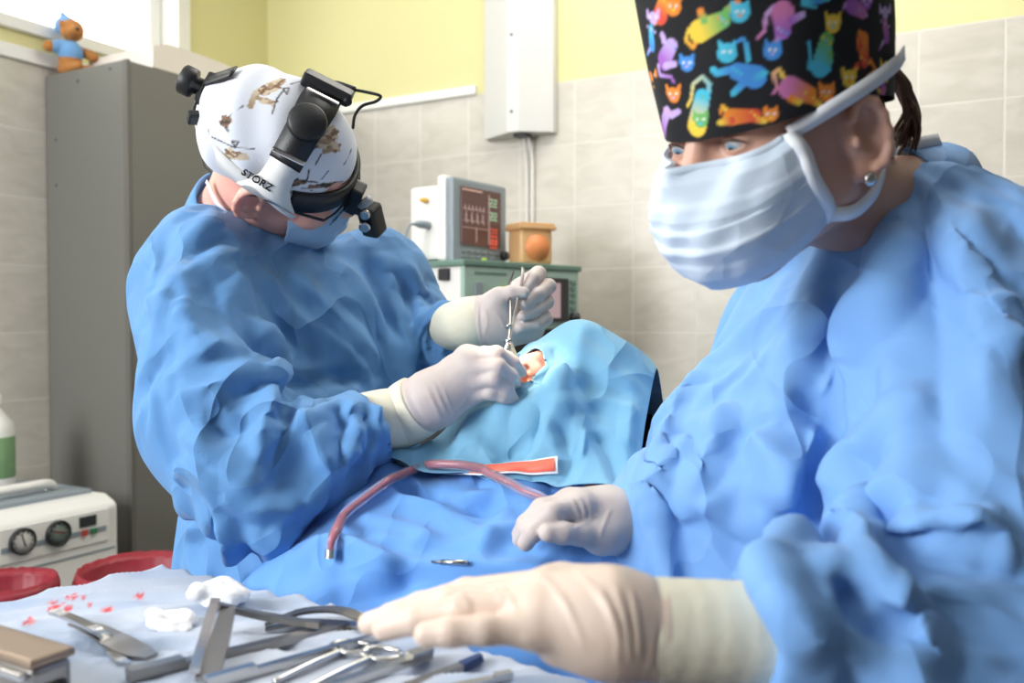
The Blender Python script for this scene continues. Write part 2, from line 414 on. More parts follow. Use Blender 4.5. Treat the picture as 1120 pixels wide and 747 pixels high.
def hit(bvh, px, py):
    d = Vector(P(px, py, 1.0)) - CAMV; d.normalize(); h = bvh.ray_cast(CAMV, d)
    return None if h[0] is None else np.array(h[0])
def seg_dist(X, A, B):
    ab = B - A; h = np.clip(((X - A) @ ab) / (ab @ ab + 1e-12), 0, 1)
    return np.sqrt(((X - A - h[:, None] * ab) ** 2).sum(1)), h
def poly_dist(X, pts):
    """distance to a polyline and the running fraction along it"""
    best = np.full(len(X), 9.0); fr = np.zeros(len(X)); L = [0]
    for a, b in zip(pts, pts[1:]): L.append(L[-1] + np.linalg.norm(b - a))
    for i, (a, b) in enumerate(zip(pts, pts[1:])):
        d, h = seg_dist(X, a, b); m = d < best; best[m] = d[m]; fr[m] = (L[i] + h[m] * (L[i + 1] - L[i])) / max(L[-1], 1e-9)
    return best, fr
def folds(me, lines, bvh=None):
    """press fold lines into a cloth mesh: each ([(px,py)...], height, half-width, sharp), traced on the cloth where the fold lies"""
    bvh = bvh or bvh_of(me); V = co_of(me).astype(float); N = no_of(me).astype(float); D = np.zeros(len(V))
    for pts, hgt, wid, *rest in lines:
        q = [hit(bvh, *p) for p in pts]; q = [a for a in q if a is not None]
        if len(q) < 2: continue
        q = catmull(q, 5)
        lo = np.min(q, 0) - wid; hi = np.max(q, 0) + wid
        m = np.where(((V > lo) & (V < hi)).all(1))[0]
        if not len(m): continue
        d, fr = poly_dist(V[m], q); x = np.clip(1 - d / wid, 0, 1)
        taper = np.clip(np.minimum(fr, 1 - fr) * 5 + .25, 0, 1)
        sh = rest[0] if rest else .6
        D[m] += hgt * taper * (sh * x + (1 - sh) * (x * x * (3 - 2 * x)))
    set_co(me, V + N * D[:, None])
def paint(me, base, strokes):
    """printed or stained colour fixed to the cloth: strokes = (polyline, r0, r1, colour0, colour1)"""
    V = co_of(me).astype(float); C_ = np.tile(np.array(base, float), (len(V), 1))
    for pts, r0, r1, c0, c1 in strokes:
        pts = [np.asarray(p) for p in pts]
        rm = max(r0, r1) * 1.3
        lo = np.min(pts, 0) - rm; hi = np.max(pts, 0) + rm; m = np.where(((V > lo) & (V < hi)).all(1))[0]
        if not len(m): continue
        d, fr = poly_dist(V[m], pts if len(pts) > 1 else [pts[0], pts[0] + 1e-5])
        r = r0 + (r1 - r0) * fr; a = np.clip((r - d) / (.0009) + .5, 0, 1)[:, None]
        col = np.array(c0) + (np.array(c1) - np.array(c0)) * fr[:, None]
        C_[m] = C_[m] * (1 - a) + col * a
    at = me.color_attributes.new('paint', 'FLOAT_COLOR', 'POINT'); at.data.foreach_set('color', C_.astype(np.float32).ravel())
# ================================================================= the room
RZ = Matrix.Rotation(ROOM, 4, 'Z')
def room4(u, v, z):
    return Matrix.Translation(Vector(W(u, v, z).tolist())) @ RZ
def rbox(u0, u1, v0, v1, z0, z1, bevel=.003):
    """box given in room measures: u from the left wall, v from the back wall"""
    me = box_me((u1 - u0, v1 - v0, z1 - z0), bevel)
    me.transform(room4((u0 + u1) / 2, (v0 + v1) / 2, (z0 + z1) / 2)); return me
CEIL = 3.0; TOPZ = 2.03
# back wall: local x runs along the wall from the corner
me = box_me((3.9, .12, CEIL), 0, M4=Matrix.Translation((1.85, .06, CEIL / 2)))
wb = structure(link('wall_back', me, wall_mat('back_wall_tiles', 1.5666, TOPZ), smooth=False)); wb.matrix_world = room4(0, 0, 0)
# left wall with the high window opening; local x runs along the wall away from the corner
WV0, WV1, WZ0, WZ1 = .43, 2.75, 2.15, 2.86
bm = bmesh.new()
for x0, x1, z0, z1 in ((-.1, 4.4, 0, WZ0), (-.1, WV0, WZ0, CEIL), (WV1, 4.4, WZ0, CEIL), (WV0, WV1, WZ1, CEIL)):
    r = bmesh.ops.create_cube(bm, size=1); bmesh.ops.scale(bm, vec=(x1 - x0, .16, z1 - z0), verts=r['verts'])
    bmesh.ops.translate(bm, vec=((x0 + x1) / 2, -.08, (z0 + z1) / 2), verts=r['verts'])
me = bm_done('wall_left', bm)
wl = structure(link('wall_left', me, wall_mat('left_wall_tiles', .945 + .0, TOPZ), smooth=False))
R_left = Matrix(((NV[0], E1[0], 0), (NV[1], E1[1], 0), (0, 0, 1))).to_4x4()
wl.matrix_world = Matrix.Translation((CN[0], CN[1], 0)) @ R_left
fl = structure(link('floor', rbox(-.1, 3.8, -.1, 4.4, -.08, 0, 0), mat('floor_lino', (150, 146, 140), .4, noise=.06, nscale=6), smooth=False))
ce = structure(link('ceiling', rbox(-.1, 3.8, -.1, 4.4, CEIL, CEIL + .08, 0), mat('ceiling_paint', (240, 240, 236), .9), smooth=False))
# window
wf = join_me([rbox(-.14, .012, WV0 - .035, WV0 + .02, WZ0 - .03, WZ1 + .03), rbox(-.14, .012, WV1 - .02, WV1 + .035, WZ0 - .03, WZ1 + .03),
              rbox(-.12, .012, WV0, WV1, WZ1 - .02, WZ1 + .03), rbox(-.12, -.07, WV0 + .03, WV0 + .075, WZ0, WZ1), rbox(-.12, -.07, 1.6, 1.66, WZ0, WZ1),
              rbox(-.12, -.07, WV0, WV1, WZ0, WZ0 + .035)])
win = structure(link('window_1', wf, M['wpaint'], smooth=False))
sill = link('window_sill', rbox(-.15, .02, WV0 - .05, WV1 + .05, WZ0 - .035, WZ0, .004), M['wpaint'], win, smooth=False)
gl = bpy.data.materials.new('window_glass'); T = NT(gl); T.b.inputs['Transmission Weight'].default_value = 1; T.b.inputs['Roughness'].default_value = .02; T.b.inputs['IOR'].default_value = 1.05
link('window_pane', rbox(-.1, -.094, WV0 + .04, WV1 - .02, WZ0 + .02, WZ1 - .01, 0), gl, win, smooth=False)
tr = structure(link('trim_1', rbox(-.002, .014, .0, 4.2, TOPZ - .002, TOPZ + .04), M['wpaint'], smooth=False))
tr = structure(link('trim_2', rbox(.0, .985, -.002, .014, TOPZ - .002, TOPZ + .03), M['wpaint'], smooth=False))

# ---------------------------------------------------------------- grey cabinet
CU, CV, CH = .385, .949, 2.0
cab = empty('metal_cabinet', W(.19, .55, 0), 'tall grey metal cabinet standing in the corner behind the surgeon', 'cabinet')
part(link('body', rbox(.005, CU - .02, .15, CV, .08, CH, .003), M['grey'], smooth=False), cab)
d1 = part(link('door', rbox(CU - .019, CU, .155, .55, .085, CH - .004, .002), M['grey'], smooth=False), cab)
d2 = part(link('door', rbox(CU - .019, CU, .553, CV - .012, .085, CH - .004, .002), M['grey'], smooth=False), cab)
part(link('handle', rbox(CU, CU + .02, .575, .59, 1.0, 1.16, .004), M['steel'], smooth=False), cab)
part(link('edge_strip', rbox(CU - .02, CU + .001, CV - .011, CV + .001, .085, CH, .001), M['grey2'], smooth=False), cab)
part(link('plinth', rbox(.015, CU - .03, .17, CV - .02, 0, .08, .002), M['grey2'], smooth=False), cab)
for a, z in ((.16, CH - .035), (.31, CH - .018), (.05, 1.80), (.05, 1.66)):
    m_ = lathe_me([(.0045, 0), (.0045, .003), (.002, .0045)], 12, M4=room4(a, CV, z) @ Matrix.Rotation(math.pi / 2, 4, 'X'))
    part(link('screw', m_, M['grey2']), cab)
# white curved board lying on the cabinet
prof = []
for t in np.linspace(0, 1, 24): prof.append((.20 + t * .74, .075 * math.sin(math.pi * min(1, t * 1.25 + .02)) ** .8 if t < .78 else .075 * math.sin(math.pi * .995) + .03 * (1 - t)))
vs = np.linspace(.10, .85, 28)
def arch(v): 
    t = (v - .10) / .75
    return .034 + .050 / (1 + math.exp(-(t - .45) * 9)) - .02 * max(0, (t - .93) / .07)
poly = [(v, 0.0) for v in (.85, .10)] + [(v, arch(v)) for v in vs]
mm = prism_me([(a, b) for a, b in poly], 0, .30, bevel=0)
mm.transform(Matrix(((0, 0, 1, 0), (-1, 0, 0, 0), (0, 1, 0, 0), (0, 0, 0, 1))))
mm.transform(room4(.075, 0, CH + .001))
board = empty('plastic_cover', W(.2, .5, CH), 'off-white curved plastic cover lying on top of the grey cabinet', 'cover')
part(link('shell', mm, M['beige'], smooth=False), board)
part(link('rim', rbox(.36, .392, .12, .48, CH + .03, CH + .048, .008), M['beige'], smooth=False), board)

# ---------------------------------------------------------------- teddy bear on the cabinet corner
def blob(name, prims, h, m, parent, sm=1):
    S = Sdf()
    for p in prims:
        if p[0] == 'e': S.ell(p[1], p[2], p[3] if len(p) > 3 else None, k=p[4] if len(p) > 4 else .008)
        else: S.cone(p[1], p[2], p[3], p[4], k=p[5] if len(p) > 5 else .008)
    return part(link(name, sdf_mesh(name, S, h, smooth=sm), m), parent)
BU, BV = .07, .912; bz = CH + .001
def bl(u, v, z): return W(BU + u, BV + v, bz + z)
bear = empty('teddy_bear', W(BU, BV, bz), 'small brown teddy bear in a blue cap and shirt sitting on the cabinet', 'toy')
Rr = np.array([[E1[0], -NV[0], 0], [E1[1], -NV[1], 0], [0, 0, 1.0]])
blob('body', [('e', bl(.0, 0, .055), (.036, .033, .05), Rr), ('e', bl(.012, 0, .137), (.036, .034, .033), Rr), ('e', bl(.04, .012, .128), (.02, .018, .016), Rr),
              ('c', bl(.0, .02, .016), bl(.085, .03, .013), .019, .0125), ('c', bl(.0, -.03, .02), bl(.08, -.045, .018), .018, .013),
              ('c', bl(-.005, .03, .085), bl(-.014, .06, .078), .014, .017), ('c', bl(.0, -.035, .085), bl(.04, -.05, .065), .014, .016),
              ('e', bl(.012, .036, .15), (.009, .007, .009), Rr)], .0035, M['bear'], bear)
blob('shirt', [('e', bl(.002, 0, .068), (.0385, .0365, .04), Rr), ('c', bl(-.002, .025, .088), bl(-.01, .045, .08), .0165, .019)], .0035, M['bearblue'], bear)
blob('cap', [('e', bl(-.012, .0, .152), (.0345, .0375, .03), Rr), ('c', bl(-.018, 0, .165), bl(-.026, .006, .192), .022, .008)], .0035, M['bearblue'], bear)
blob('nose', [('e', bl(.059, .014, .131), (.006, .007, .005), Rr)], .0015, M['black'], bear)

# ---------------------------------------------------------------- wall unit
def u_at(px, v=0.0):
    r = (px - 560) / F
    return (r * (CN[1] + NV[1] * v) - CN[0] - NV[0] * v) / (E1[0] - r * E1[1])
ua, ub_, uc = u_at(534, .002), u_at(563, .095), u_at(605, .03)
wu = empty('wall_unit', W(ub_, .03, 1.86), 'long white enclosed lamp unit fixed upright on the back wall', 'wall unit')
pl = [(ua, 0), (ua, .028), (ub_ - .03, .095), (ub_ + .012, .095), (uc, .03), (uc, 0)]
pw = [tuple(W(a, b)[:2]) for a, b in pl]
part(link('housing', prism_me(pw, 1.862, 2.86, bevel=.003), mat('wall_unit_enamel', (212, 211, 207), .4), smooth=False), wu)
for z in (1.93, 2.18):
    m_ = lathe_me([(.005, 0), (.005, .003), (.002, .005)], 12, M4=room4(ub_ - .012, .095, z) @ Matrix.Rotation(math.pi / 2, 4, 'X')); part(link('screw', m_, M['grey2']), wu)
part(link('cable_gland', rbox(ub_ - .02, ub_ + .03, .03, .07, 1.85, 1.866, .004), M['dark'], smooth=False), wu)
part(link('cable', tube_me([W(ub_ + .02, .04, 1.856), W(ub_ + .022, .02, 1.8), W(ub_ + .022, .012, 1.7), W(ub_ + .022, .012, 1.2)], .0045, 8), M['white']), wu)
part(link('cable', tube_me([W(ub_ + .004, .04, 1.856), W(ub_ + .0, .02, 1.8), W(ub_ + .0, .012, 1.7), W(ub_ + .0, .012, 1.2)], .004, 8), M['white']), wu)

# ---------------------------------------------------------------- anaesthesia machine
def rot4(c, ang): return Matrix.Translation(Vector([float(a) for a in c])) @ Matrix.Rotation(ang, 4, 'Z')
AM0 = P(508, 345, 2.2); ang = math.atan2(.70, .71)                         # front face runs along local x, machine body behind it at +y
A4 = rot4((AM0[0], AM0[1], 0), ang)
am = empty('anaesthesia_machine', (AM0[0] - .1, AM0[1] + .3, 0), 'mint green fronted anaesthesia machine with dark screen behind the far glove', 'medical machine')
def abox(name, x0, x1, y0, y1, z0, z1, m, bev=.004, par=None):
    me = box_me((x1 - x0, y1 - y0, z1 - z0), bev, M4=Matrix.Translation(((x0 + x1) / 2, (y0 + y1) / 2, (z0 + z1) / 2))); me.transform(A4)
    return part(link(name, me, m, smooth=False), par or am)
zt = CAMZ + (348 - 283) / F * 2.2; zb = CAMZ - (360 - 348) / F * 2.3
abox('case', .0, .415, .012, .36, zb, zt - .012, M['white'], .006)
fp = abox('front_panel', -.004, .42, -.004, .012, zb, zt - .014, M['green'], .004)
abox('top_lid', -.01, .43, -.008, .37, zt - .016, zt, M['dgreen'], .004)
abox('lower_bay', .01, .41, .03, .36, zb - .33, zb - .001, M['dark'], .004)
abox('base', -.02, .44, -.03, .4, .09, zb - .33, M['green'], .01)
for x, y in ((.02, 0), (.4, 0), (.02, .36), (.4, .36)):
    m_ = lathe_me([(.03, 0), (.045, .02), (.045, .07), (.03, .09)], 20); m_.transform(A4 @ Matrix.Translation((x, y, 0))); part(link('caster', m_, M['rubber']), am)
abox('side_rail', .43, .47, .1, .14, zb - .3, zt - .1, M['dgreen'], .006)
abox('screen_frame', .262, .372, -.012, -.003, zb + .02, zt - .036, M['dark'], .003)
sr = abox('screen', .272, .335, -.0145, -.0115, zb + .03, zt - .05, emis('machine_screen', (206, 176, 178), .75), .001)
abox('label_strip', .03, .14, -.0056, -.0035, zt - .034, zt - .029, M['dgreen'], 0)
abox('flow_window', .03, .055, -.008, -.003, zb + .04, zt - .055, M['greyp'], .001)
abox('indicator', .118, .15, -.009, -.003, zt - .07, zt - .062, emis('lime_indicator', (190, 225, 60), .6), .001)
for i in range(5): abox('button', .385, .405, -.008, -.003, zt - .05 - i * .018, zt - .041 - i * .018, M['dgreen'], .001)
m_ = lathe_me([(.0, 0), (.014, 0), (.013, .018), (.0, .02)], 20); m_.transform(A4 @ Matrix.Translation((.395, -.004, zb + .032)) @ Matrix.Rotation(math.pi / 2, 4, 'X')); part(link('knob', m_, M['black']), am)
# the white side with its sockets
def side(name, y, z, sy, sz, m, out=.012):
    me = box_me((out, sy, sz), .002, M4=Matrix.Translation((-out / 2, y, z))); me.transform(A4); return part(link(name, me, m, smooth=False), am)
side('socket', .07, zt - .035, .035, .03, M['dark']); side('gauge_block', .22, zt - .03, .05, .03, M['dgreen'], .02)
side('hose_port', .12, zt - .075, .02, .035, M['dsteel'], .02); side('hose_port', .2, zt - .09, .02, .03, M['dsteel'], .02)
m_ = tube_me([(-.02, .22, zt - .03), (-.05, .21, zt - .06), (-.05, .17, zt - .1), (-.01, .15, zt - .14)], .006, 8); m_.transform(A4); part(link('hose', m_, M['dgreen']), am)
for o in ('stand_leg',):
    pass
# ---------------------------------------------------------------- patient monitor on top
MA = P(495, 280, 2.32); ang2 = math.atan2(.82, .57); M4m = rot4((MA[0], MA[1], zt + .001), ang2)
mon = empty('patient_monitor', (MA[0], MA[1] + .1, zt), 'white patient monitor with lit waveform screen standing on the anaesthesia machine', 'monitor')
def mbox(name, x0, x1, y0, y1, z0, z1, m, bev=.004, par=None):
    me = box_me((x1 - x0, y1 - y0, z1 - z0), bev, M4=Matrix.Translation(((x0 + x1) / 2, (y0 + y1) / 2, (z0 + z1) / 2))); me.transform(M4m)
    return part(link(name, me, m, smooth=False), par or mon)
MW, MH = .24, .222
mbox('case', -.004, MW + .004, .02, .05, .004, MH + .006, M['white'], .01)
mbox('rear_case', .004, MW - .01, .045, .15, .008, MH - .018, M['white'], .012)
mbox('front_bezel', 0, MW, -.002, .022, 0, MH, M['greyp'], .007)
scm = bpy.data.materials.new('waveform_screen'); T = NT(scm)
T.b.inputs['Base Color'].default_value = lin(40, 26, 24); T.b.inputs['Roughness'].default_value = .25
T.b.inputs['Emission Color'].default_value = lin(112, 74, 66); T.b.inputs['Emission Strength'].default_value = .55
sx0, sx1, sz0, sz1 = .03, .208, .048, .2
ms = mbox('screen', sx0, sx1, -.006, -.001, sz0, sz1, scm, .001)
def trace(name, pts, r, m):
    me = tube_me([(sx0 + (sx1 - sx0) * a, -.0064, sz0 + (sz1 - sz0) * b) for a, b in pts], r, 5, smooth=False); me.transform(M4m); o = link(name, me, m); return part(o, ms)
wv = emis('waveform_line', (226, 190, 180), .8); rd = emis('red_digits', (246, 96, 70), 1.0); gn = emis('green_digits', (190, 240, 190), .9)
for y0, amp, nper in ((.62, .07, 6), (.42, .16, 4)):
    pts = []
    for i in range(nper):
        x = .04 + .55 * i / nper; s_ = .55 / nper; pts += [(x, y0), (x + s_ * .4, y0), (x + s_ * .5, y0 + amp), (x + s_ * .6, y0 - amp * .3), (x + s_ * .7, y0)]
    trace('waveform', pts, .0009, wv)
trace('divider', [(.68, .04), (.68, .93)], .0013, wv); trace('baseline', [(.03, .3), (.66, .3)], .0007, wv); trace('marker', [(.36, .05), (.36, .3)], .0011, wv)
trace('top_bar', [(.02, .95), (.5, .95)], .0022, emis('screen_bar', (240, 190, 170), .8))
for x, z, s_, m in ((.79, .79, .012, gn), (.79, .55, .012, gn), (.8, .26, .012, rd), (.8, .13, .012, rd), (.8, .05, .009, rd)):
    for k, dx in ((0, -.05), (1, .05)):
        c = (x + dx); trace('digit', [(c - .035, z + .06), (c + .03, z + .06), (c + .03, z), (c - .03, z), (c - .03, z - .06), (c + .035, z - .06)], .0019, m)
for i in range(6):
    for j in range(2): mbox('key', .035 + i * .029, .055 + i * .029, -.005, -.001, .014 + j * .014, .022 + j * .014, M['greyp'], .001)
m_ = lathe_me([(0, 0), (.013, 0), (.012, .014), (0, .016)], 20); m_.transform(M4m @ Matrix.Translation((.222, -.002, .028)) @ Matrix.Rotation(math.pi / 2, 4, 'X')); part(link('rotary_knob', m_, M['dark']), mon)
def mside(name, y, z, m, r=.009, L=.03):
    m_ = lathe_me([(r * .8, 0), (r, .004), (r, L * .6), (r * .6, L)], 14); m_.transform(M4m @ Matrix.Translation((.004, y, z)) @ Matrix.Rotation(-math.pi / 2, 4, 'Y')); return part(link(name, m_, m), mon)
mside('plug', .09, .165, mat('yellow_plug', (230, 180, 70), .5), .007, .025); mside('plug', .085, .1, M['greyp'], .011, .05)
m_ = tube_me([(-.04, .085, .1), (-.07, .09, .09), (-.075, .1, .03), (-.03, .13, .0)], .0035, 8); m_.transform(M4m); part(link('lead', m_, M['greyp']), mon)
part(link('status_lamp', box_me((.014, .006, .006), .002, M4=A4 @ Matrix.Translation((.075, .01, zt + .0035))), emis('status_lamp', (190, 240, 60), .9)), am)

# orange canister box on the machine
OC = P(580, 281, 2.47); O4 = rot4((OC[0], OC[1], zt + .001), ang2 - .5)
oc = empty('orange_container', (OC[0], OC[1], zt), 'translucent orange plastic container with a rimmed lid beside the monitor', 'container')
def obox(name, sx, sy, z0, z1, m, bev):
    me = box_me((sx, sy, z1 - z0), bev, 3, M4=Matrix.Translation((0, 0, (z0 + z1) / 2))); me.transform(O4); return part(link(name, me, m), oc)
obox('tub', .1, .08, 0, .098, M['orange'], .014); obox('rim', .114, .094, .094, .106, M['orange'], .004); obox('lid', .106, .086, .104, .114, M['orange'], .004)
m_ = lathe_me([(.001, 0), (.036, 0), (.036, .004), (.001, .006)], 28); m_.transform(O4 @ Matrix.Translation((0, -.04, .045)) @ Matrix.Rotation(math.pi / 2, 4, 'X')); part(link('round_label', m_, mat('orange_label', (226, 140, 84), .5)), oc)

# ---------------------------------------------------------------- white suction unit with two gauges
SU1, SV0, SV1, SZ = .47, 1.06, 1.66, .765
su = empty('suction_unit', W(.25, 1.36, 0), 'white suction unit with two round gauges standing by the tiled wall', 'medical machine')
pr = [(.06, .1), (SU1, .1), (SU1, SZ - .028), (SU1 - .01, SZ - .018), (SU1 - .05, SZ - .0), (.06, SZ)]
mm = prism_me(pr, 0, SV1 - SV0, bevel=.008)
mm.transform(Matrix(((1, 0, 0, 0), (0, 0, -1, 0), (0, 1, 0, 0), (0, 0, 0, 1)))); mm.transform(room4(0, SV0, 0))
part(link('case', mm, M['white'], smooth=False), su)
EV = Matrix(((E1[0], -NV[0], 0, 0), (E1[1], -NV[1], 0, 0), (0, 0, 1, 0), (0, 0, 0, 1)))
pan = part(link('gauge_panel', rbox(SU1 - .001, SU1 + .005, SV0 + .03, SV0 + .335, SZ - .12, SZ - .032, .002), M['wpaint'], smooth=False), su)
part(link('groove', rbox(SU1 - .001, SU1 + .003, SV0 + .01, SV1 - .01, SZ - .145, SZ - .141, 0), M['greyp'], smooth=False), su)
part(link('stripe', rbox(SU1 + .004, SU1 + .0065, SV0 + .04, SV0 + .33, SZ - .092, SZ - .078, 0), M['greyp'], smooth=False), pan)
gface = mat('gauge_face', (226, 226, 220), .4)
for i, v in enumerate((SV0 + .278, SV0 + .182)):
    g4 = Matrix.Translation(Vector(W(SU1 + .005, v, SZ - .135).tolist())) @ Matrix(((0, 0, E1[0], 0), (0, 0, E1[1], 0), (0, 1, 0, 0), (0, 0, 0, 1)))
    X_ = np.array([-NV[0], -NV[1], 0]); Z_ = np.array([E1[0], E1[1], 0]); Y_ = np.array([0, 0, 1.])
    g4 = frame4(W(SU1 + .005, v, SZ - .07), np.stack([X_, Y_, Z_], 1))
    m_ = lathe_me([(.033, 0), (.034, .01), (.031, .014), (.029, .013), (.0285, .008)], 32); m_.transform(g4); g = part(link('gauge', m_, M['black']), su)
    m_ = lathe_me([(.0005, .006), (.0285, .006), (.0285, .0085), (.0005, .0085)], 32); m_.transform(g4); part(link('dial', m_, gface if i == 0 else mat('gauge_face_dark', (120, 134, 126), .4)), g)
    m_ = box_me((.003, .036, .001), 0, M4=Matrix.Translation((0, .004, .0095)) @ Matrix.Rotation(.3 + i, 4, 'Z')); m_.transform(g4); part(link('needle', m_, M['red'] if i else M['black']), g)
    for k in range(9):
        a = math.radians(-120 + 30 * k); m_ = box_me((.0016, .006, .001), 0, M4=Matrix.Rotation(a, 4, 'Z') @ Matrix.Translation((0, .023, .0092))); m_.transform(g4); part(link('tick', m_, M['black']), g)
part(link('display', rbox(SU1 + .004, SU1 + .008, SV0 + .07, SV0 + .12, SZ - .07, SZ - .042, .001), M['dark'], smooth=False), pan)
part(link('switch', rbox(SU1 + .005, SU1 + .012, SV0 + .098, SV0 + .115, SZ - .093, SZ - .077, .002), emis('red_switch', (230, 90, 70), .3), smooth=False), pan)
part(link('switch', rbox(SU1 + .005, SU1 + .012, SV0 + .07, SV0 + .087, SZ - .093, SZ - .077, .002), mat('green_switch', (60, 120, 80), .4), smooth=False), pan)
h = [W(.3, SV0 + .09, SZ - .0), W(.32, SV0 + .10, SZ + .03), W(.33, SV0 + .2, SZ + .035), W(.33, SV0 + .5, SZ + .03), W(.32, SV0 + .58, SZ)]
part(link('carry_handle', tube_me(h, .013, 14), M['white']), su)
part(link('top_tray', rbox(.09, SU1 - .08, SV0 + .02, SV1 - .02, SZ - .004, SZ + .012, .005), M['greyp'], smooth=False), su)
for a, b in ((.1, SV0 + .05), (.43, SV0 + .05), (.1, SV1 - .05), (.43, SV1 - .05)):
    m_ = lathe_me([(.03, 0), (.04, .02), (.04, .08), (.03, .1)], 18); m_.transform(room4(a, b, 0)); part(link('caster', m_, M['rubber']), su)
# white bottle on it
bt4 = room4(.2, 1.246, SZ + .0125)
bt = empty('plastic_bottle', W(.2, 1.246, SZ), 'white plastic bottle with green label at the left edge on the suction unit', 'bottle')
m_ = lathe_me([(.04, 0), (.052, .004), (.054, .02), (.054, .17), (.05, .19), (.024, .222), (.02, .23), (.02, .24)], 36); m_.transform(bt4); part(link('body', m_, M['white']), bt)
m_ = lathe_me([(.0545, .04), (.0552, .042), (.0552, .15), (.0545, .152)], 36); m_.transform(bt4); part(link('label_band', m_, mat('green_label', (124, 160, 116), .5, noise=.3, nscale=30)), bt)
m_ = lathe_me([(.022, .236), (.023, .24), (.023, .262), (.018, .268)], 28); m_.transform(bt4); part(link('cap', m_, M['white']), bt)

# ---------------------------------------------------------------- red bins
def bin_(u, v, r, ztop, label):
    b = empty('waste_bin', W(u, v, 0), label, 'bin')
    m4 = room4(u, v, 0)
    m_ = lathe_me([(r * .72, 0), (r * .97, ztop - .05), (r * 1.0, ztop - .03), (r * 1.06, ztop - .02), (r * 1.06, ztop), (r * .97, ztop), (r * .94, ztop - .05), (r * .7, .012)], 48)
    m_.transform(m4); part(link('bucket', m_, M['red']), b)
    m_ = lathe_me([(r * 1.0, ztop - .06), (r * 1.1, ztop - .05), (r * 1.1, ztop - .005), (r * 1.04, ztop + .012), (r * .95, ztop - .004), (r * .9, ztop - .06)], 60)
    rng = random.Random(3)
    for vtx in m_.vertices: vtx.co.z += rng.uniform(-.002, .002); a = math.atan2(vtx.co.y, vtx.co.x); s_ = 1 + .015 * math.sin(a * 23); vtx.co.x *= s_; vtx.co.y *= s_
    m_.transform(m4); part(link('bag_rim', m_, M['red']), b)
bp_ = P(155, 630, 1.9)
def to_uv(p):
    d = np.array([p[0], p[1]]) - CN; return d @ E1, d @ NV
a, b = to_uv(bp_); bin_(a, b, .12, bp_[2] + .01, 'red bin with bag rim behind the table below the grey cabinet')
bp_ = P(8, 655, 1.78); a, b = to_uv(bp_); bin_(a, b, .085, P(30, 640, 1.78)[2] + .0, 'red bin in front of the white suction unit')
def cloth_settle(me, inner, pin, frames=30, expand=.07, bend=1.2, mass=.25, tens=18, grav=1.0, shear=None, selfc=False, press=0.0, slack=None, smin=.03):
    """let a cloth mesh hang and crease over an inner body; pin = weight per vertex"""
    o = bpy.data.objects.new('cloth_tmp', me); COL.objects.link(o)
    io = bpy.data.objects.new('inner_tmp', inner); COL.objects.link(io)
    cmod = io.modifiers.new('col', 'COLLISION'); io.collision.thickness_outer = .004; io.collision.cloth_friction = 12
    vg = o.vertex_groups.new(name='pin')
    for w_ in np.unique(np.round(pin, 2)):
        if w_ > 0: vg.add([int(i) for i in np.where(np.abs(np.round(pin, 2) - w_) < 1e-6)[0]], float(w_), 'REPLACE')
    cl = o.modifiers.new('cloth', 'CLOTH'); s = cl.settings
    s.quality = 6; s.mass = mass; s.tension_stiffness = tens; s.compression_stiffness = tens; s.shear_stiffness = tens * .5 if shear is None else shear
    s.bending_model = 'ANGULAR'; s.bending_stiffness = bend; s.tension_damping = 8; s.compression_damping = 8; s.shear_damping = 6; s.bending_damping = .5; s.air_damping = 2.5
    s.vertex_group_mass = 'pin'; s.pin_stiffness = 2; s.shrink_min = -expand; s.shrink_max = -expand
    if slack is not None:
        v2 = o.vertex_groups.new(name='slack')
        for w_ in np.unique(np.round(slack, 1)):
            if w_ > 0: v2.add([int(i) for i in np.where(np.abs(np.round(slack, 1) - w_) < 1e-6)[0]], float(w_), 'REPLACE')
        s.vertex_group_shrink = 'slack'; s.shrink_min = -smin
    s.effector_weights.gravity = grav
    if press: s.use_pressure = True; s.uniform_pressure_force = press
    cl.collision_settings.use_collision = True; cl.collision_settings.distance_min = .004; cl.collision_settings.collision_quality = 3
    cl.collision_settings.use_self_collision = selfc; cl.collision_settings.self_distance_min = .004
    cl.point_cache.frame_start = 1; cl.point_cache.frame_end = frames + 1
    f0 = sc.frame_current
    for f in range(1, frames + 1): sc.frame_set(f)
    dg = bpy.context.evaluated_depsgraph_get(); ev = o.evaluated_get(dg); m2 = bpy.data.meshes.new_from_object(ev)
    V = co_of(m2).copy()
    bpy.data.objects.remove(o); bpy.data.objects.remove(io); bpy.data.meshes.remove(m2)
    sc.frame_set(1)
    set_co(me, V); return me

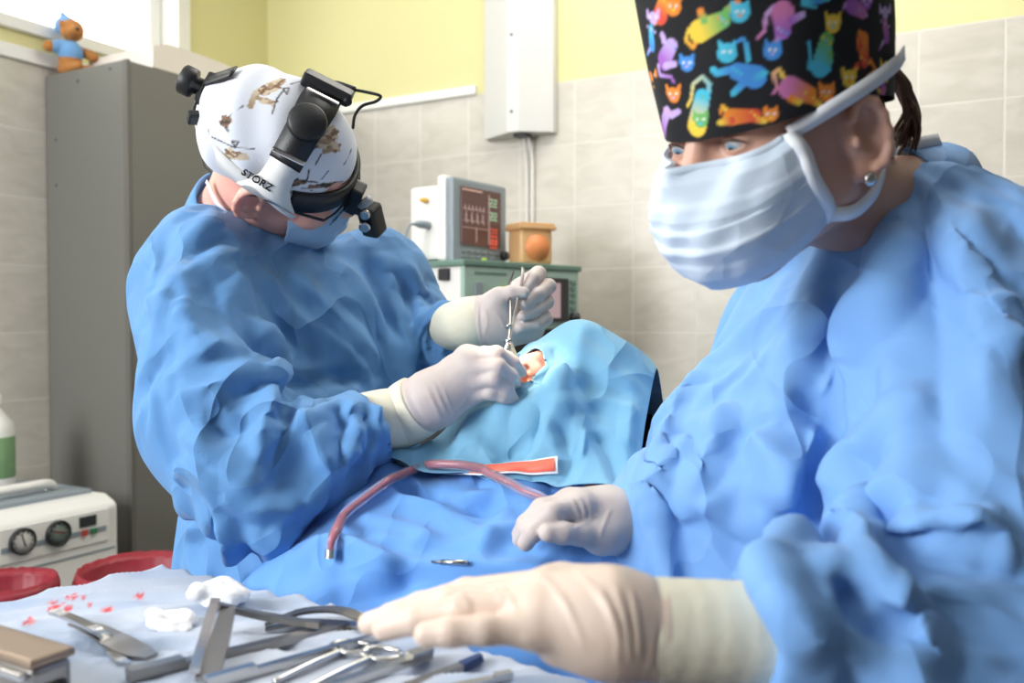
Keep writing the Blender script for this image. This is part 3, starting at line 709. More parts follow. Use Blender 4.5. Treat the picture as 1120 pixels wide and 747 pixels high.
def subdivided(me, n=1):
    o = bpy.data.objects.new('tmp', me); COL.objects.link(o); md = o.modifiers.new('s', 'SUBSURF'); md.levels = n; md.render_levels = n
    m2 = bpy.data.meshes.new_from_object(o.evaluated_get(bpy.context.evaluated_depsgraph_get())); bpy.data.objects.remove(o); return m2
def settle_gown(S, pins, out, inn, sleeves=(), h=.010, frames=32, expand=.13, bend=8.0, tens=60, grav=.9, zlow=.45, sharp=.1, smin=.05):
    """a loose gown: cut a little too large for the body inside it, then left to hang and crumple"""
    S.off = -out; g = sdf_mesh('gown', S, h, smooth=2); S.off = -inn; i_ = sdf_mesh('inner', S, .016, smooth=1); S.off = 0
    V = co_of(g); pin = np.zeros(len(V))
    for c, r in pins: pin = np.maximum(pin, np.clip((r + .03 - np.linalg.norm(V - c, axis=1)) / .03, 0, 1))
    pin = np.maximum(pin, np.clip((zlow + .1 - V[:, 2]) / .1, 0, 1))
    sl = np.zeros(len(V))
    for a, b in sleeves: sl = np.maximum(sl, np.clip(1.6 - seg_dist(V.astype(float), np.asarray(a), np.asarray(b))[0] / .1, 0, 1))
    cloth_settle(g, i_, pin, frames, expand, bend, .2, tens, grav, slack=sl, smin=smin)
    g = subdivided(g, 1); V0 = co_of(g).astype(float).copy(); relax(g, 24); V1 = co_of(g).astype(float)
    set_co(g, V0 + sharp * (V0 - V1)); return g     # deepen the folds the cloth fell into
# ================================================================= people: shared builders
def add_head(S, c, R, s=1.0, neck=None, rn=(.056, .062), ears=True, kneck=.03, lid=.0044):
    c = np.asarray(c, float)
    L = lambda x, y, z: c + R @ (np.array([x, y, z]) * s)
    S.ell(L(0, -.014, .045), np.array([.075, .096, .083]) * s, R, .02)
    S.ell(L(0, .026, -.01), np.array([.064, .072, .085]) * s, R, .03)
    for a in (-1, 1):
        S.cone(L(a * .052, .0, -.045), L(a * .022, .066, -.080), .022 * s, .02 * s, .03)
        S.ell(L(a * .038, .066, -.018), np.array([.024, .024, .026]) * s, R, .02)
    S.cone(L(-.012, .07, -.080), L(.012, .07, -.080), .022 * s, .022 * s, .03)
    S.cone(L(-.034, .08, .036), L(.034, .08, .036), .014 * s, .014 * s, .02)
    S.cone(L(0, .09, .026), L(0, .113, -.018), .0085 * s, .0125 * s, .014)
    for a in (-1, 1):
        S.ell(L(a * .0115, .103, -.021), np.array([.009, .011, .009]) * s, R, .008)
        S.cone(L(a * .022, .089, -.054), L(0, .094, -.054), .006 * s, .008 * s, .012)
        S.ell(L(a * .031, .096, .017), np.array([.017, .016, .0115]) * s, R, .012, 'sub')
        S.ell(L(a * .031, .0785, .016), np.array([.0142, .0142, .0135]) * s, R, .004)
        S.ell(L(a * .0315, .0945, .0140), np.array([.0118, .012, lid]) * s, R, .003, 'sub')
        S.ell(L(a * .0058, .114, -.0285), np.array([.0042, .006, .005]) * s, R, .002, 'sub')
    if ears:
        for a in (-1, 1):
            Re = R @ np.array(Matrix.Rotation(a * .3, 3, 'Z')) @ np.array(Matrix.Rotation(-.18, 3, 'X'))
            S.ell(L(a * .08, -.012, .002), np.array([.009, .02, .034]) * s, Re, .008)
            S.ell(L(a * .0885, -.008, .006), np.array([.0085, .0105, .021]) * s, Re, .003, 'sub')
            hx = [L(a * .083, -.012, .0) + Re @ (np.array([a * .006, .0165 * math.sin(t), .029 * math.cos(t)]) * s) for t in np.linspace(.9, -3.3, 9)]
            S.chain(hx, [.0042 * s] * 9, .004); S.ell(L(a * .085, .004, -.004), np.array([.004, .004, .006]) * s, Re, .004)
            S.ell(L(a * .08, -.007, -.03), np.array([.006, .008, .009]) * s, Re, .006)
    if neck is not None: S.cone(L(0, -.03, -.05), neck, rn[0] * s, rn[1] * s, kneck)
def eye_me(c, R, a, s, iris):
    """eyeball with iris and pupil painted round its own axis"""
    me = lathe_me([(.0122 * math.sin(t), .0122 * math.cos(t)) for t in np.linspace(.02, 3.12, 40)], 40)
    V = co_of(me); r = np.hypot(V[:, 0], V[:, 1]); top = V[:, 2] > 0
    C_ = np.tile(np.array([.52, .49, .48, 1.]), (len(V), 1)); C_[top & (r < .0058)] = iris; C_[top & (r < .0025)] = (.01, .01, .01, 1)
    at = me.color_attributes.new('paint', 'FLOAT_COLOR', 'POINT'); at.data.foreach_set('color', C_.astype(np.float32).ravel())
    g = look_z(R @ np.array([0, .9, -.5])); cc = np.asarray(c) + R @ (np.array([a * .031, .0795, .016]) * s)
    me.transform(frame4(cc, g)); return me
def mask_me(c, R, s, prof, th=78, pleats=True, dropside=.018, narrow=.45, nu=72, nv=56, shift=0.0, thb=None, lift=0.0, liftb=0.0, pamp=1.0):
    """pleated rectangular mask wrapped round the face: prof rows (v, z, ry, rx)"""
    V = []; vs_ = [p[0] for p in prof]
    for i in range(nv):
        v = i / (nv - 1); z = np.interp(v, vs_, [p[1] for p in prof]); ry = np.interp(v, vs_, [p[2] for p in prof]); rx = np.interp(v, vs_, [p[3] for p in prof])
        for j in range(nu):
            t = (j / (nu - 1) * 2 - 1); a = math.radians(th + ((thb or th) - th) * v) * t; q = abs(t)
            zm = -.045; zz = zm + (z - zm) * (1 - narrow * q ** 2.2) - dropside * q * q + q * q * (lift * (1 - v) + liftb * v) * (q if v < .5 else 1)
            x = rx * math.sin(a); y = shift + ry * math.cos(a) ** .8 if math.cos(a) > 0 else shift
            # nose ridge at the top edge, closing onto the cheeks
            if v < .3: y += (.014 * math.exp(-(t / .16) ** 2) - .006 * math.exp(-((q - .42) / .2) ** 2)) * (1 - v / .3) * 1.4
            if pleats:
                for pv, amp in ((.30, .0045), (.47, .005), (.64, .0045), (.8, .003)):
                    d = v - pv - .05 * (q - .4) + .02 * math.sin(2.3 * t + pv * 9); 
                    if 0 <= d < .15: y += pamp * amp * (1 - d / .15) * min(1, d / .045) * (1 - .6 * q)
            y += .0018 * math.sin(9 * t + 7 * v) + .0014 * math.sin(17 * t - 11 * v)
            V.append(np.asarray(c) + R @ (np.array([x, y, zz]) * s))
    Q = [(i * nu + j, i * nu + j + 1, (i + 1) * nu + j + 1, (i + 1) * nu + j) for i in range(nv - 1) for j in range(nu - 1)]
    me = np_mesh('face_mask', V, Q); return me
def grid_solid(o, t=.0012, off=0):
    md = o.modifiers.new('thick', 'SOLIDIFY'); md.thickness = t; md.offset = off; return o
def hand_sdf(off, palm, fingers, k=.006):
    """palm: (a, b, ra, rb) blends; fingers: (points, radii) chains"""
    S = Hand(off)
    for a, b, ra, rb in palm: S.cone(a, b, ra, rb, .014)
    for pts, rad in fingers:
        f = Sdf(); f.chain(pts, [rad[0] * .86] + [r * FS for r in rad[1:]], .004); S.fing.append(f)
    return S
FS = .84
class Hand(Sdf):
    """a palm from which each finger grows smoothly while neighbouring fingers keep a crease between them"""
    def __init__(s, off): super().__init__(off); s.fing = []
    def __call__(s, X):
        o, s.off = s.off, 0; dp = super().__call__(X); s.off = o; d = dp
        for f in s.fing:
            e = f(X); k = .011; h = np.maximum(k - np.abs(dp - e), 0) / k; e = np.minimum(dp, e) - h * h * k * .25
            k = .0014; h = np.maximum(k - np.abs(d - e), 0) / k; d = np.minimum(d, e) - h * h * k * .25
        for c_, n_ in s.cuts: d = np.maximum(d, (X - c_) @ n_)
        return d - o
    cuts = ()
    def cut(s, c, n): s.cuts = tuple(s.cuts) + ((np.float32(c), np.float32(n)),)
    def bounds(s):
        lo, hi = super().bounds()
        for f in s.fing: a, b = f.bounds(); lo = np.minimum(lo, a); hi = np.maximum(hi, b)
        return lo, hi
def wrinkle_tube(me, axis_a, axis_b, amp, n, lo=0, hi=1):
    """small rings of creases round a sleeve end or glove wrist"""
    V = co_of(me).astype(float); N = no_of(me).astype(float); A = np.asarray(axis_a); ab = np.asarray(axis_b) - A
    t = (V - A) @ ab / (ab @ ab); rad = V - A - t[:, None] * ab
    g = np.arctan2(rad @ np.cross(ab / np.linalg.norm(ab), [0, 0, 1.]), rad[:, 2])
    wgt = np.clip((t - lo) * 8, 0, 1) * np.clip((hi - t) * 8, 0, 1)
    d = amp * wgt * (np.sin(t * n * 6.28 + 1.3 * np.sin(g * 2) + .8 * np.sin(3 * g + 2)) * .6 + .4 * np.sin(t * n * 10.1 + g * 2))
    set_co(me, V + N * d[:, None])
def sleeve_end(S, end, frm, r=.07, back=.016):
    """open the sleeve at its hem"""
    d = np.asarray(end) - np.asarray(frm); d /= np.linalg.norm(d); c = np.asarray(end) + d * (r - back); S.cone(c, c + d * .09, r, r, .003, 'sub')
def wrist_cuff(w_, elbow, a, ax, fwd, r0, r1):
    """knitted cuff following the wrist from inside the sleeve onto the glove"""
    d = np.asarray(elbow) - np.asarray(w_); d /= np.linalg.norm(d); a = np.asarray(a)
    return tube_me([w_ + d * .075, w_ + d * .035, a * .75 + w_ * .25 + ax * .004, a + ax * fwd * .7, a + ax * fwd], [r0, r0, (r0 + r1) / 2, r1, r1 * .985], 48, 8)
def cuff_me(a, b, ra, rb, seg=48, name='cuff', flare=.0, nring=16, squash=1.0):
    """open knitted tube round a wrist"""
    a = np.asarray(a, float); b = np.asarray(b, float); g = look_z(b - a); L = np.linalg.norm(b - a)
    prof = [(ra + (rb - ra) * t + .00012 * math.sin(t * 37) + flare * max(0, 1 - t * 5), t * L) for t in np.linspace(0, 1, nring * 3)]
    prof = [(r - .004, z) for r, z in (prof[0],)] + prof + [(prof[-1][0] - .004, prof[-1][1])]
    return lathe_me(prof, seg, M4=frame4(a, g), sy=squash)
# ================================================================= surgeon
su_p = empty('person', (-.32, 1.42, 0), 'person in blue gown and white printed cap bending over the patient holding instruments', 'person')
SH = np.array([-.336, 1.30, 1.469]); SR = basis((.89, .19, -.415), (.407, -.742, .533)); SS = 1.0
def SL(x, y, z): return SH + SR @ np.array([x, y, z])
neck_b = P(258, 250, 1.40)
# hands, joint by joint
D1 = 1.08
def q(px, py, d): return P(px, py, d)
rw = q(447, 452, 1.10)                                                    # right wrist
RH_palm = [(q(450, 449, 1.095), q(474, 437, 1.088), .030, .027), (q(474, 430, 1.09), q(511, 389, 1.088), .021, .0125), (q(477, 435, 1.085), q(513, 403, 1.078), .021, .0125),
           (q(480, 442, 1.085), q(515, 417, 1.08), .02, .012), (q(482, 448, 1.088), q(516, 431, 1.088), .018, .011), (q(472, 428, 1.10), q(500, 400, 1.115), .022, .015)]
RH_f = [([q(510, 391, 1.085), q(543, 387, 1.07), q(560, 397, 1.085), q(570, 407, 1.10)], [.0145, .0112, .0105, .0085]),
        ([q(513, 404, 1.08), q(545, 401, 1.063), q(558, 411, 1.075), q(564, 418, 1.09)], [.0145, .0112, .0102, .0085]),
        ([q(515, 417, 1.082), q(541, 414, 1.063), q(554, 424, 1.072), q(558, 431, 1.085)], [.0145, .0112, .010, .0085]),
        ([q(515, 430, 1.09), q(537, 429, 1.072), q(551, 434, 1.075), q(562, 437, 1.085)], [.013, .0102, .009, .0078]),
        ([q(495, 405, 1.12), q(530, 388, 1.125), q(552, 392, 1.122), q(566, 400, 1.118)], [.018, .0125, .0115, .009])]
ql = lambda x, y, d: P(x, y, d + .06)
lw = ql(512, 353, 1.235)
LH_palm = [(ql(516, 352, 1.235), ql(545, 350, 1.23), .03, .031), (ql(540, 348, 1.235), ql(572, 322, 1.262), .03, .018), (ql(545, 352, 1.235), ql(572, 340, 1.26), .029, .02),
           (ql(548, 356, 1.232), ql(580, 356, 1.25), .026, .018), (ql(536, 350, 1.225), ql(545, 332, 1.215), .026, .021), (ql(556, 362, 1.23), ql(580, 360, 1.24), .02, .017)]
LH_f = [([ql(568, 314, 1.268), ql(589, 299, 1.25), ql(583, 305, 1.222), ql(574, 317, 1.206)], [.015, .0125, .0115, .0095]),
        ([ql(574, 326, 1.262), ql(600, 313, 1.243), ql(588, 322, 1.213), ql(574, 333, 1.198)], [.015, .0125, .0115, .0095]),
        ([ql(576, 340, 1.258), ql(598, 330, 1.24), ql(586, 338, 1.212), ql(573, 345, 1.2)], [.015, .0122, .011, .0092]),
        ([ql(576, 354, 1.25), ql(597, 348, 1.236), ql(586, 354, 1.215), ql(570, 358, 1.206)], [.0145, .0118, .0105, .0088]),
        ([ql(540, 334, 1.21), ql(546, 324, 1.2), ql(560, 320, 1.192), ql(573, 320, 1.19)], [.019, .0138, .0118, .0095])]
sh_r = q(212, 285, 1.235); el_r = q(266, 495, 1.035); sh_l = q(425, 290, 1.47); el_l = q(466, 365, 1.49)
pel = np.array([-.30, 1.40, .86])
chest = q(335, 400, 1.42)
# body: one surface from scalp to soles, hands included inside the gloves
Bd = Sdf()
add_head(Bd, SH, SR, SS, neck_b, (.056, .062))
Bl = Sdf()
Bl.cone(SL(0, -.03, -.05), neck_b, .054, .062, .03)
dn_ = np.array([0, 0, -.03]); Bl.cone(neck_b, chest, .056, .09, .05); Bl.cone(sh_r + (chest - sh_r) * .3 + dn_, sh_l + (chest - sh_l) * .3 + dn_, .04, .04, .06)
Bl.cone(chest, pel, .115, .125, .06)
for s_, e_, w_ in ((sh_r, el_r, rw), (sh_l, el_l, lw)): Bl.cone(s_ + dn_ * .5, e_, .042, .036, .04); Bl.cone(e_, w_, .04, .026, .02)
for a, b, ra, rb in RH_palm + LH_palm: Bl.cone(a, b, ra - .003, rb - .003, .016)
for pts, rad in RH_f + LH_f: Bl.chain(pts, [rad[0] * FS - .003] + [r * FS - .0018 for r in rad[1:]], .004)
ax_ = (sh_l - sh_r); ax_[2] = 0; ax_ /= np.linalg.norm(ax_); fw_ = np.array([-ax_[1], ax_[0], 0]); fw_ = -fw_ if fw_[0] < 0 else fw_
feet = []
for a in (-1, 1):
    hp = pel + ax_ * a * .09; kn = np.array([hp[0], hp[1], .48]) + fw_ * .03; an = np.array([hp[0], hp[1], .085])
    Bl.cone(hp, kn, .085, .058, .04); Bl.cone(kn, an, .056, .038, .03); Bl.cone(an - np.array([0, 0, .055]), an - np.array([0, 0, .058]) + fw_ * .15, .03, .027, .02); feet.append(an)
hm = sdf_mesh('head', Bd, .0025, smooth=1); bm_ = sdf_mesh('lower', Bl, .0062, smooth=1)
part(link('body', join_me([hm, bm_]), M['skin']), su_p)
for a in (-1, 1): part(link('eye', eye_me(SH, SR, a, SS, (.2, .25, .3, 1)), M['eye']), su_p)
for an in feet:
    S = Sdf(.004); S.cone(an - np.array([0, 0, .045]), an - np.array([0, 0, .05]) + fw_ * .15, .036, .031, .02); S.plane(an - np.array([0, 0, .083]), np.array([0, 0, -1.]))
    part(link('shoe', sdf_mesh('shoe', S, .006, smooth=1), M['white']), su_p)
# gloves
for nm, palm, fg, wr_, el_, wa, wb in (('r', RH_palm, RH_f, rw, el_r, q(431, 461, 1.105), q(470, 436, 1.09)), ('l', LH_palm, LH_f, lw, el_l, ql(508, 353, 1.237), ql(534, 351, 1.232))):
    S = hand_sdf(.0004, palm, fg); S.cone(wa, wb, .034, .031, .014)
    ax = (wb - wa) / np.linalg.norm(wb - wa); S.cut(wa + ax * .006, -ax)
    gm = sdf_mesh('glove', S, .0022, smooth=1)
    wrinkle_tube(gm, wa, wb, .0008, 3.0, .2, 1.1)
    folds(gm, [([(466, 424), (474, 440), (482, 458)], .0012, .0032, .6), ([(473, 418), (482, 438), (490, 456)], .0012, .0032, .6), ([(480, 415), (490, 438), (497, 453)], .001, .003, .6), ([(498, 448), (505, 443), (510, 436)], .0009, .003, .6), ([(508, 450), (514, 445), (519, 438)], .0009, .003, .6),
               ([(520, 447), (525, 443), (528, 437)], .0008, .0028, .6)] if nm == 'r' else [([(530, 338), (533, 352), (530, 366)], .0011, .0035, .6), ([(540, 340), (548, 350), (552, 362)], .001, .0035, .6)])
    g = part(link('glove', gm, M['glove']), su_p)
    m_ = wrist_cuff(wr_, el_, wa, ax, .040 if nm == 'r' else .026, .037, .0395 if nm == 'r' else .0375); part(link('glove_cuff', m_, M['cuff']), g)
# gown
G = Sdf()
G.cone(neck_b + np.array([.0, .01, -.035]), q(330, 375, 1.36), .08, .13, .05)
G.cone(q(300, 352, 1.34), q(395, 340, 1.43), .12, .105, .06)
G.cone(q(322, 385, 1.36), q(320, 470, 1.31), .138, .142, .08)
G.cone(q(320, 470, 1.31), q(315, 640, 1.28), .142, .165, .08)
G.cone(np.array([-.30, 1.34, .9]), np.array([-.31, 1.38, .35]), .19, .25, .08)
G.cone(q(222, 262, 1.27), q(290, 320, 1.33), .07, .1, .06)
G.cone(q(210, 302, 1.225), q(230, 420, 1.11), .102, .102, .05)            # right sleeve
G.cone(q(230, 420, 1.11), q(268, 494, 1.03), .102, .084, .05)
G.cone(q(268, 494, 1.03), q(345, 484, 1.045), .08, .066, .035)
G.cone(q(345, 484, 1.045), q(412, 465, 1.085), .066, .05, .03)
G.cone(q(412, 468, 1.085), q(434, 458, 1.098), .052, .047, .02); sleeve_end(G, q(418, 462, 1.09), q(390, 475, 1.073))
G.cone(q(415, 285, 1.46), q(462, 350, 1.50), .088, .075, .05)             # left sleeve
G.cone(q(462, 350, 1.50), q(490, 358, 1.37), .068, .055, .04)
G.cone(q(490, 358, 1.37), q(520, 354, 1.285), .055, .049, .02); sleeve_end(G, q(490, 357, 1.335), q(476, 359, 1.39))
G.plane(np.array([0, 0, .4]), np.array([0, 0, -1.]), .01)
fl_ = [
 # shoulder: broad planes meeting in long ridges
 ([(236, 240), (205, 285), (188, 330), (190, 372)], .013, .032, .8), ([(262, 268), (222, 300), (206, 322), (214, 372), (226, 400)], .012, .026, .9), ([(248, 262), (215, 282), (198, 296)], -.009, .022, .8),
 ([(165, 330), (205, 352)], .007, .016, .9), ([(150, 395), (178, 380), (206, 352)], .008, .018, .9), ([(150, 440), (170, 395), (184, 360)], -.009, .018, .9), ([(200, 330), (190, 372), (180, 412)], -.008, .016, .9),
 ([(178, 420), (214, 400), (252, 372)], .009, .022, .9),
 # long pulls across the chest towards the right elbow
 ([(250, 292), (272, 350), (318, 402)], .014, .034, .9), ([(276, 285), (325, 350), (395, 402)], .010, .032, .85), ([(264, 330), (282, 372), (318, 412)], -.015, .026, .8), ([(318, 300), (370, 352), (420, 400)], .007, .024, .85),
 ([(365, 285), (405, 335), (432, 395)], .007, .022, .85), ([(415, 275), (432, 330), (444, 400)], .008, .022, .85), ([(400, 280), (418, 335), (434, 395)], -.006, .018, .8), ([(446, 280), (452, 330), (456, 385)], .006, .016, .9),
 ([(300, 395), (335, 420), (395, 418)], -.014, .022, .8),
 # elbow and forearm
 ([(190, 446), (240, 424), (298, 404)], .012, .024, .95), ([(302, 402), (296, 440), (280, 500)], .013, .022, .95), ([(314, 420), (312, 470), (300, 520)], -.010, .018, .9), ([(330, 420), (326, 450), (334, 500)], .009, .018, .95),
 ([(196, 470), (232, 500), (282, 540)], .010, .022, .95), ([(205, 500), (250, 545), (300, 556), (360, 540)], .009, .018, .9), ([(222, 450), (250, 470), (282, 462)], -.009, .018, .9),
 ([(334, 432), (362, 424), (394, 430)], .010, .018, .95), ([(352, 440), (350, 480), (362, 520)], .008, .018, .95), ([(388, 424), (384, 450), (396, 494)], .009, .014, .95), ([(402, 424), (400, 455), (410, 486)], -.007, .012, .9),
 ([(414, 420), (412, 450), (422, 478)], .006, .010, .95), ([(366, 470), (380, 492), (402, 496)], .007, .016, .95),
 # skirt below the arm
 ([(205, 540), (216, 580), (214, 635)], .011, .022, .95), ([(236, 560), (252, 600), (254, 645)], .011, .020, .95), ([(222, 550), (234, 590), (236, 640)], -.010, .016, .9), ([(270, 575), (296, 600), (304, 645)], .009, .022, .9),
 ([(240, 566), (286, 596)], .007, .014, .95), ([(194, 520), (214, 510)], .010, .016, .95), ([(340, 556), (312, 586), (294, 620)], .011, .024, .85), ([(262, 575), (275, 610), (278, 640)], -.008, .016, .9),
 # left sleeve
 ([(432, 285), (456, 320), (464, 360)], .008, .018, .9), ([(470, 318), (486, 342), (482, 376)], .008, .014, .95), ([(466, 356), (484, 368), (496, 370)], -.006, .012, .9),
]
gm = settle_gown(G, [(rw, .07), (lw, .06), (neck_b, .085)], .008, .036, [(sh_r + (el_r - sh_r) * .4, el_r), (el_r, rw), (sh_l + (el_l - sh_l) * .4, el_l), (el_l, lw)])
folds(gm, [(p_, h_ * 1.5, w_ * 1.1, *r_) for p_, h_, w_, *r_ in fl_])
gown_s = part(link('gown', gm, M['gown']), su_p)
# collar band round the neck
g_ = look_z(SL(0, -.03, -.06) - neck_b); cb = neck_b + (SL(0, -.03, -.05) - neck_b) * .30
m_ = lathe_me([(.066, -.03), (.082, -.03), (.079, .0), (.075, .022), (.072, .024), (.07, .02), (.068, -.01)], 48, M4=frame4(cb, g_)); part(link('collar', m_, M['gown']), su_p)

# cap
C_ = Sdf(); C_.ell(SL(0, -.012, .052), np.array([.088, .108, .088]), SR); C_.ell(SL(.0, -.06, .05), np.array([.075, .06, .07]), SR, .03)
C_.plane(SL(0, .06, .030), SR @ np.array([0, .10, -1.0]) / 1.005)
cm = sdf_mesh('surgical_cap', C_, .0021, smooth=1)
V = co_of(cm).astype(float); N = no_of(cm).astype(float); l = (V - SH) @ SR
d = .0025 * np.sin(l[:, 0] * 60 + 5 * np.sin(l[:, 1] * 30)) * np.clip(1 - np.abs(l[:, 2] - .05) / .06, 0, 1) + .0018 * np.sin(l[:, 1] * 90 + l[:, 2] * 70)
set_co(cm, V + N * d[:, None])
cb_ = bvh_of(cm)
def pts_on(b, lst): return [a for a in (hit(b, *p) for p in lst) if a is not None]
st = []
INK = (.05, .045, .04, 1); OCH = (.38, .26, .16, 1); OCL = (.62, .50, .36, 1); BRN = (.22, .12, .07, 1)
def ink(l, r=.0011, c=INK, c1=None):
    p_ = pts_on(cb_, l)
    if p_: st.append((p_, r, r, c, c1 or c))
rng = random.Random(5)
def sketch(cx, cy, w_, h_, ang, n=26, cols=(OCH, OCL, BRN)):
    for i in range(n):
        a = rng.uniform(-1, 1); b = rng.uniform(-1, 1)
        if a * a + b * b > 1: continue
        x = a * w_; y = b * h_; X_ = cx + x * math.cos(ang) - y * math.sin(ang); Y_ = cy + x * math.sin(ang) + y * math.cos(ang)
        L_ = rng.uniform(1.5, 5); t = ang + rng.uniform(-.6, .6)
        ink([(X_ - L_ * math.cos(t), Y_ - L_ * math.sin(t)), (X_ + L_ * math.cos(t), Y_ + L_ * math.sin(t))], rng.uniform(.0012, .0032), rng.choice(cols))
sketch(297, 95, 14, 5, -.5, 46); ink([(280, 101), (274, 116)], .004, OCL, OCH); sketch(291, 110, 9, 2.5, .3, 14); ink([(298, 124), (303, 108), (311, 98)], .0012); ink([(309, 97), (314, 103), (316, 96), (309, 97)], .0011)
sketch(359, 152, 9, 13, .25, 90); sketch(359, 158, 11, 7, .2, 40)
ink([(337, 166), (347, 160)], .0012); ink([(345, 180), (351, 169)], .0011); ink([(376, 180), (384, 164)], .0012); ink([(318, 92), (330, 89)], .001)
sketch(247, 134, 3, 6, .3, 16, (INK, BRN)); ink([(250, 128), (266, 116)], .0011); ink([(232, 150), (256, 161), (278, 163)], .001); ink([(254, 155), (261, 155), (257, 161), (254, 155)], .0012)
sketch(258, 170, 11, 4, .25, 30); ink([(228, 142), (236, 165), (252, 174)], .001)
ink([(298, 191), (320, 197), (345, 199), (368, 199)], .0013); ink([(336, 197), (338, 186)], .0012); sketch(325, 200, 7, 2.2, -.2, 18, (INK, BRN)); ink([(307, 195), (316, 200), (322, 202)], .0013); ink([(330, 206), (350, 205), (375, 198)], .001); ink([(340, 208), (360, 206), (378, 203)], .0009); ink([(352, 196), (359, 187)], .0009)
sketch(350, 204, 16, 1.6, -.15, 14, (INK, BRN))
paint(cm, (.74, .76, .82, 1), st)
part(link('surgical_cap', cm, M['painted']), su_p)

# mask and its ties
mk = mask_me(SH, SR, 1.0, [(0, .002, .094, .066), (.2, -.02, .104, .07), (.5, -.055, .112, .074), (.8, -.095, .098, .07), (1, -.115, .074, .062)], th=72, narrow=.35, dropside=.006, shift=.006)
mo = part(link('face_mask', mk, M['maskb']), su_p); grid_solid(mo)
for a in (-1, 1):
    part(link('tie', ribbon_me([SL(a * .066, .05, -.012), SL(a * .078, .03, .006), SL(a * .084, .0, .028), SL(a * .075, -.06, .05)], [SR @ np.array([a, .2, 0]), SR @ np.array([a, 0, 0]), SR @ np.array([a, 0, 0]), SR @ np.array([a, -.5, 0])], .009), M['strap']), mo)
    part(link('tie', ribbon_me([SL(a * .060, .045, -.078), SL(a * .068, .0, -.072), SL(a * .066, -.05, -.06), SL(a * .04, -.085, -.05)], [SR @ np.array([a, .2, 0]), SR @ np.array([a, 0, 0]), SR @ np.array([a, 0, 0]), SR @ np.array([a, -1, 0])], .009), M['strap']), mo)
# eyeglasses
gl_ = part(link('eyeglasses', join_me([tube_me([SL(a * .0, .108, .012), SL(a * .02, .107, .020), SL(a * .05, .1, .018), SL(a * .066, .09, .010)], .0016, 8) for a in (-1, 1)] +
    [tube_me([SL(a * .066, .09, .010), SL(a * .076, .05, .012), SL(a * .083, .0, .018), SL(a * .082, -.02, .008)], .0022, 8) for a in (-1, 1)]), M['black']), su_p)
lens = bpy.data.materials.new('lens_glass'); T = NT(lens); T.b.inputs['Transmission Weight'].default_value = 1; T.b.inputs['Roughness'].default_value = .02; T.b.inputs['IOR'].default_value = 1.1
for a in (-1, 1):
    m_ = lathe_me([(.0003, 0), (.022, -.0012), (.022, -.0024), (.0003, -.0012)], 28, sx=1.15, sy=.85, M4=frame4(SL(a * .034, .108, .002), look_z(SR @ np.array([a * .25, 1, -.15]), SR[:, 2]))); part(link('lens', m_, lens), gl_)

# ---------------------------------------------------------------- headlamp worn over the cap
hl = empty('headlamp', SL(0, 0, .05), 'black and white surgical headlamp with cable strapped over the printed white cap', 'headlamp')
def ringp(t, z=.044, k=1.0):       # t in degrees: 0 right, 90 front, 180 left, 270 back
    a = math.radians(t); return SL(.093 * k * math.cos(a), -.012 + .114 * k * math.sin(a), z + .02 * max(0, -math.sin(a)) - .012 * max(0, math.sin(a)))
def ringn(t): a = math.radians(t); return SR @ np.array([math.cos(a), .8 * math.sin(a), .0])
def band(name, t0, t1, wid, m, k=1.0, th=.004, z=.044, par=None):
    ts = np.linspace(t0, t1, max(4, int(abs(t1 - t0) / 8)))
    return part(link(name, ribbon_me([ringp(t, z, k) for t in ts], [ringn(t) for t in ts], wid, th, 3), m), par or hl)
bw = band('side_band', -75, 28, .026, M['white'], 1.0); bwl = band('side_band', 150, 255, .026, M['white'], 1.0)
bf = band('front_band', 26, 152, .034, M['black'], 1.015, .008)
bb = band('rear_band', 250, 290, .03, M['black'], 1.02, .006)
def overp(t, y=.012, k=1.0):        # over the crown from the right ear (0) to the left (180)
    a = math.radians(t); return SL(.094 * k * math.cos(a), y + .012 * math.sin(a), .05 + .094 * k * math.sin(a))
def overn(t): a = math.radians(t); return SR @ np.array([math.cos(a), .0, math.sin(a)])
def over(name, t0, t1, wid, m, k=1.0, th=.003, y=.012):
    ts = np.linspace(t0, t1, max(4, int(abs(t1 - t0) / 8))); return part(link(name, ribbon_me([overp(t, y, k) for t in ts], [overn(t) for t in ts], wid, th, 3), m), hl)
ow = over('side_bracket', -12, 34, [.085, .062, .044, .040, .038], M['white'], 1.0)
ob = over('top_strap', 30, 140, [.044, .046, .052, .048, .044], M['black'], 1.02, .005)
over('side_bracket', 138, 186, .04, M['white'], 1.0)
def disc(name, c, n, prof, m, par=None, seg=40):
    m_ = lathe_me(prof, seg, M4=frame4(c, look_z(n))); return part(link(name, m_, m), par or hl)
kc = overp(66, .012, 1.02)
kb = disc('top_knob', kc, overn(66), [(.001, 0), (.024, 0), (.026, .003), (.0255, .01), (.023, .013), (.001, .0135)], M['black'])
V = co_of(kb.data)
m_ = box_me((.07, .026, .02), .005, 3, M4=frame4(overp(112, .012, 1.06), np.stack([SR[:, 1], np.cross(overn(112), SR[:, 1]), overn(112)], 1))); part(link('cable_housing', m_, M['black'], smooth=False), hl)
for t in (37, 96):
    m_ = box_me((.046, .007, .005), .002, M4=frame4(overp(t, .012, 1.05), np.stack([SR[:, 1], np.cross(overn(t), SR[:, 1]), overn(t)], 1))); part(link('buckle', m_, M['steel'], smooth=False), hl)
rk = ringp(270, .055, 1.02)
disc('rear_knob', rk, ringn(270), [(.001, 0), (.012, 0), (.012, .008), (.019, .01), (.02, .013), (.02, .026), (.017, .029), (.001, .029)], M['black'])
rb_ = ringp(300, .05, 1.04); m_ = box_me((.012, .02, .018), .003, M4=frame4(rb_, basis(ringn(300), SR[:, 2]))); part(link('rear_clip', m_, M['black'], smooth=False), hl)
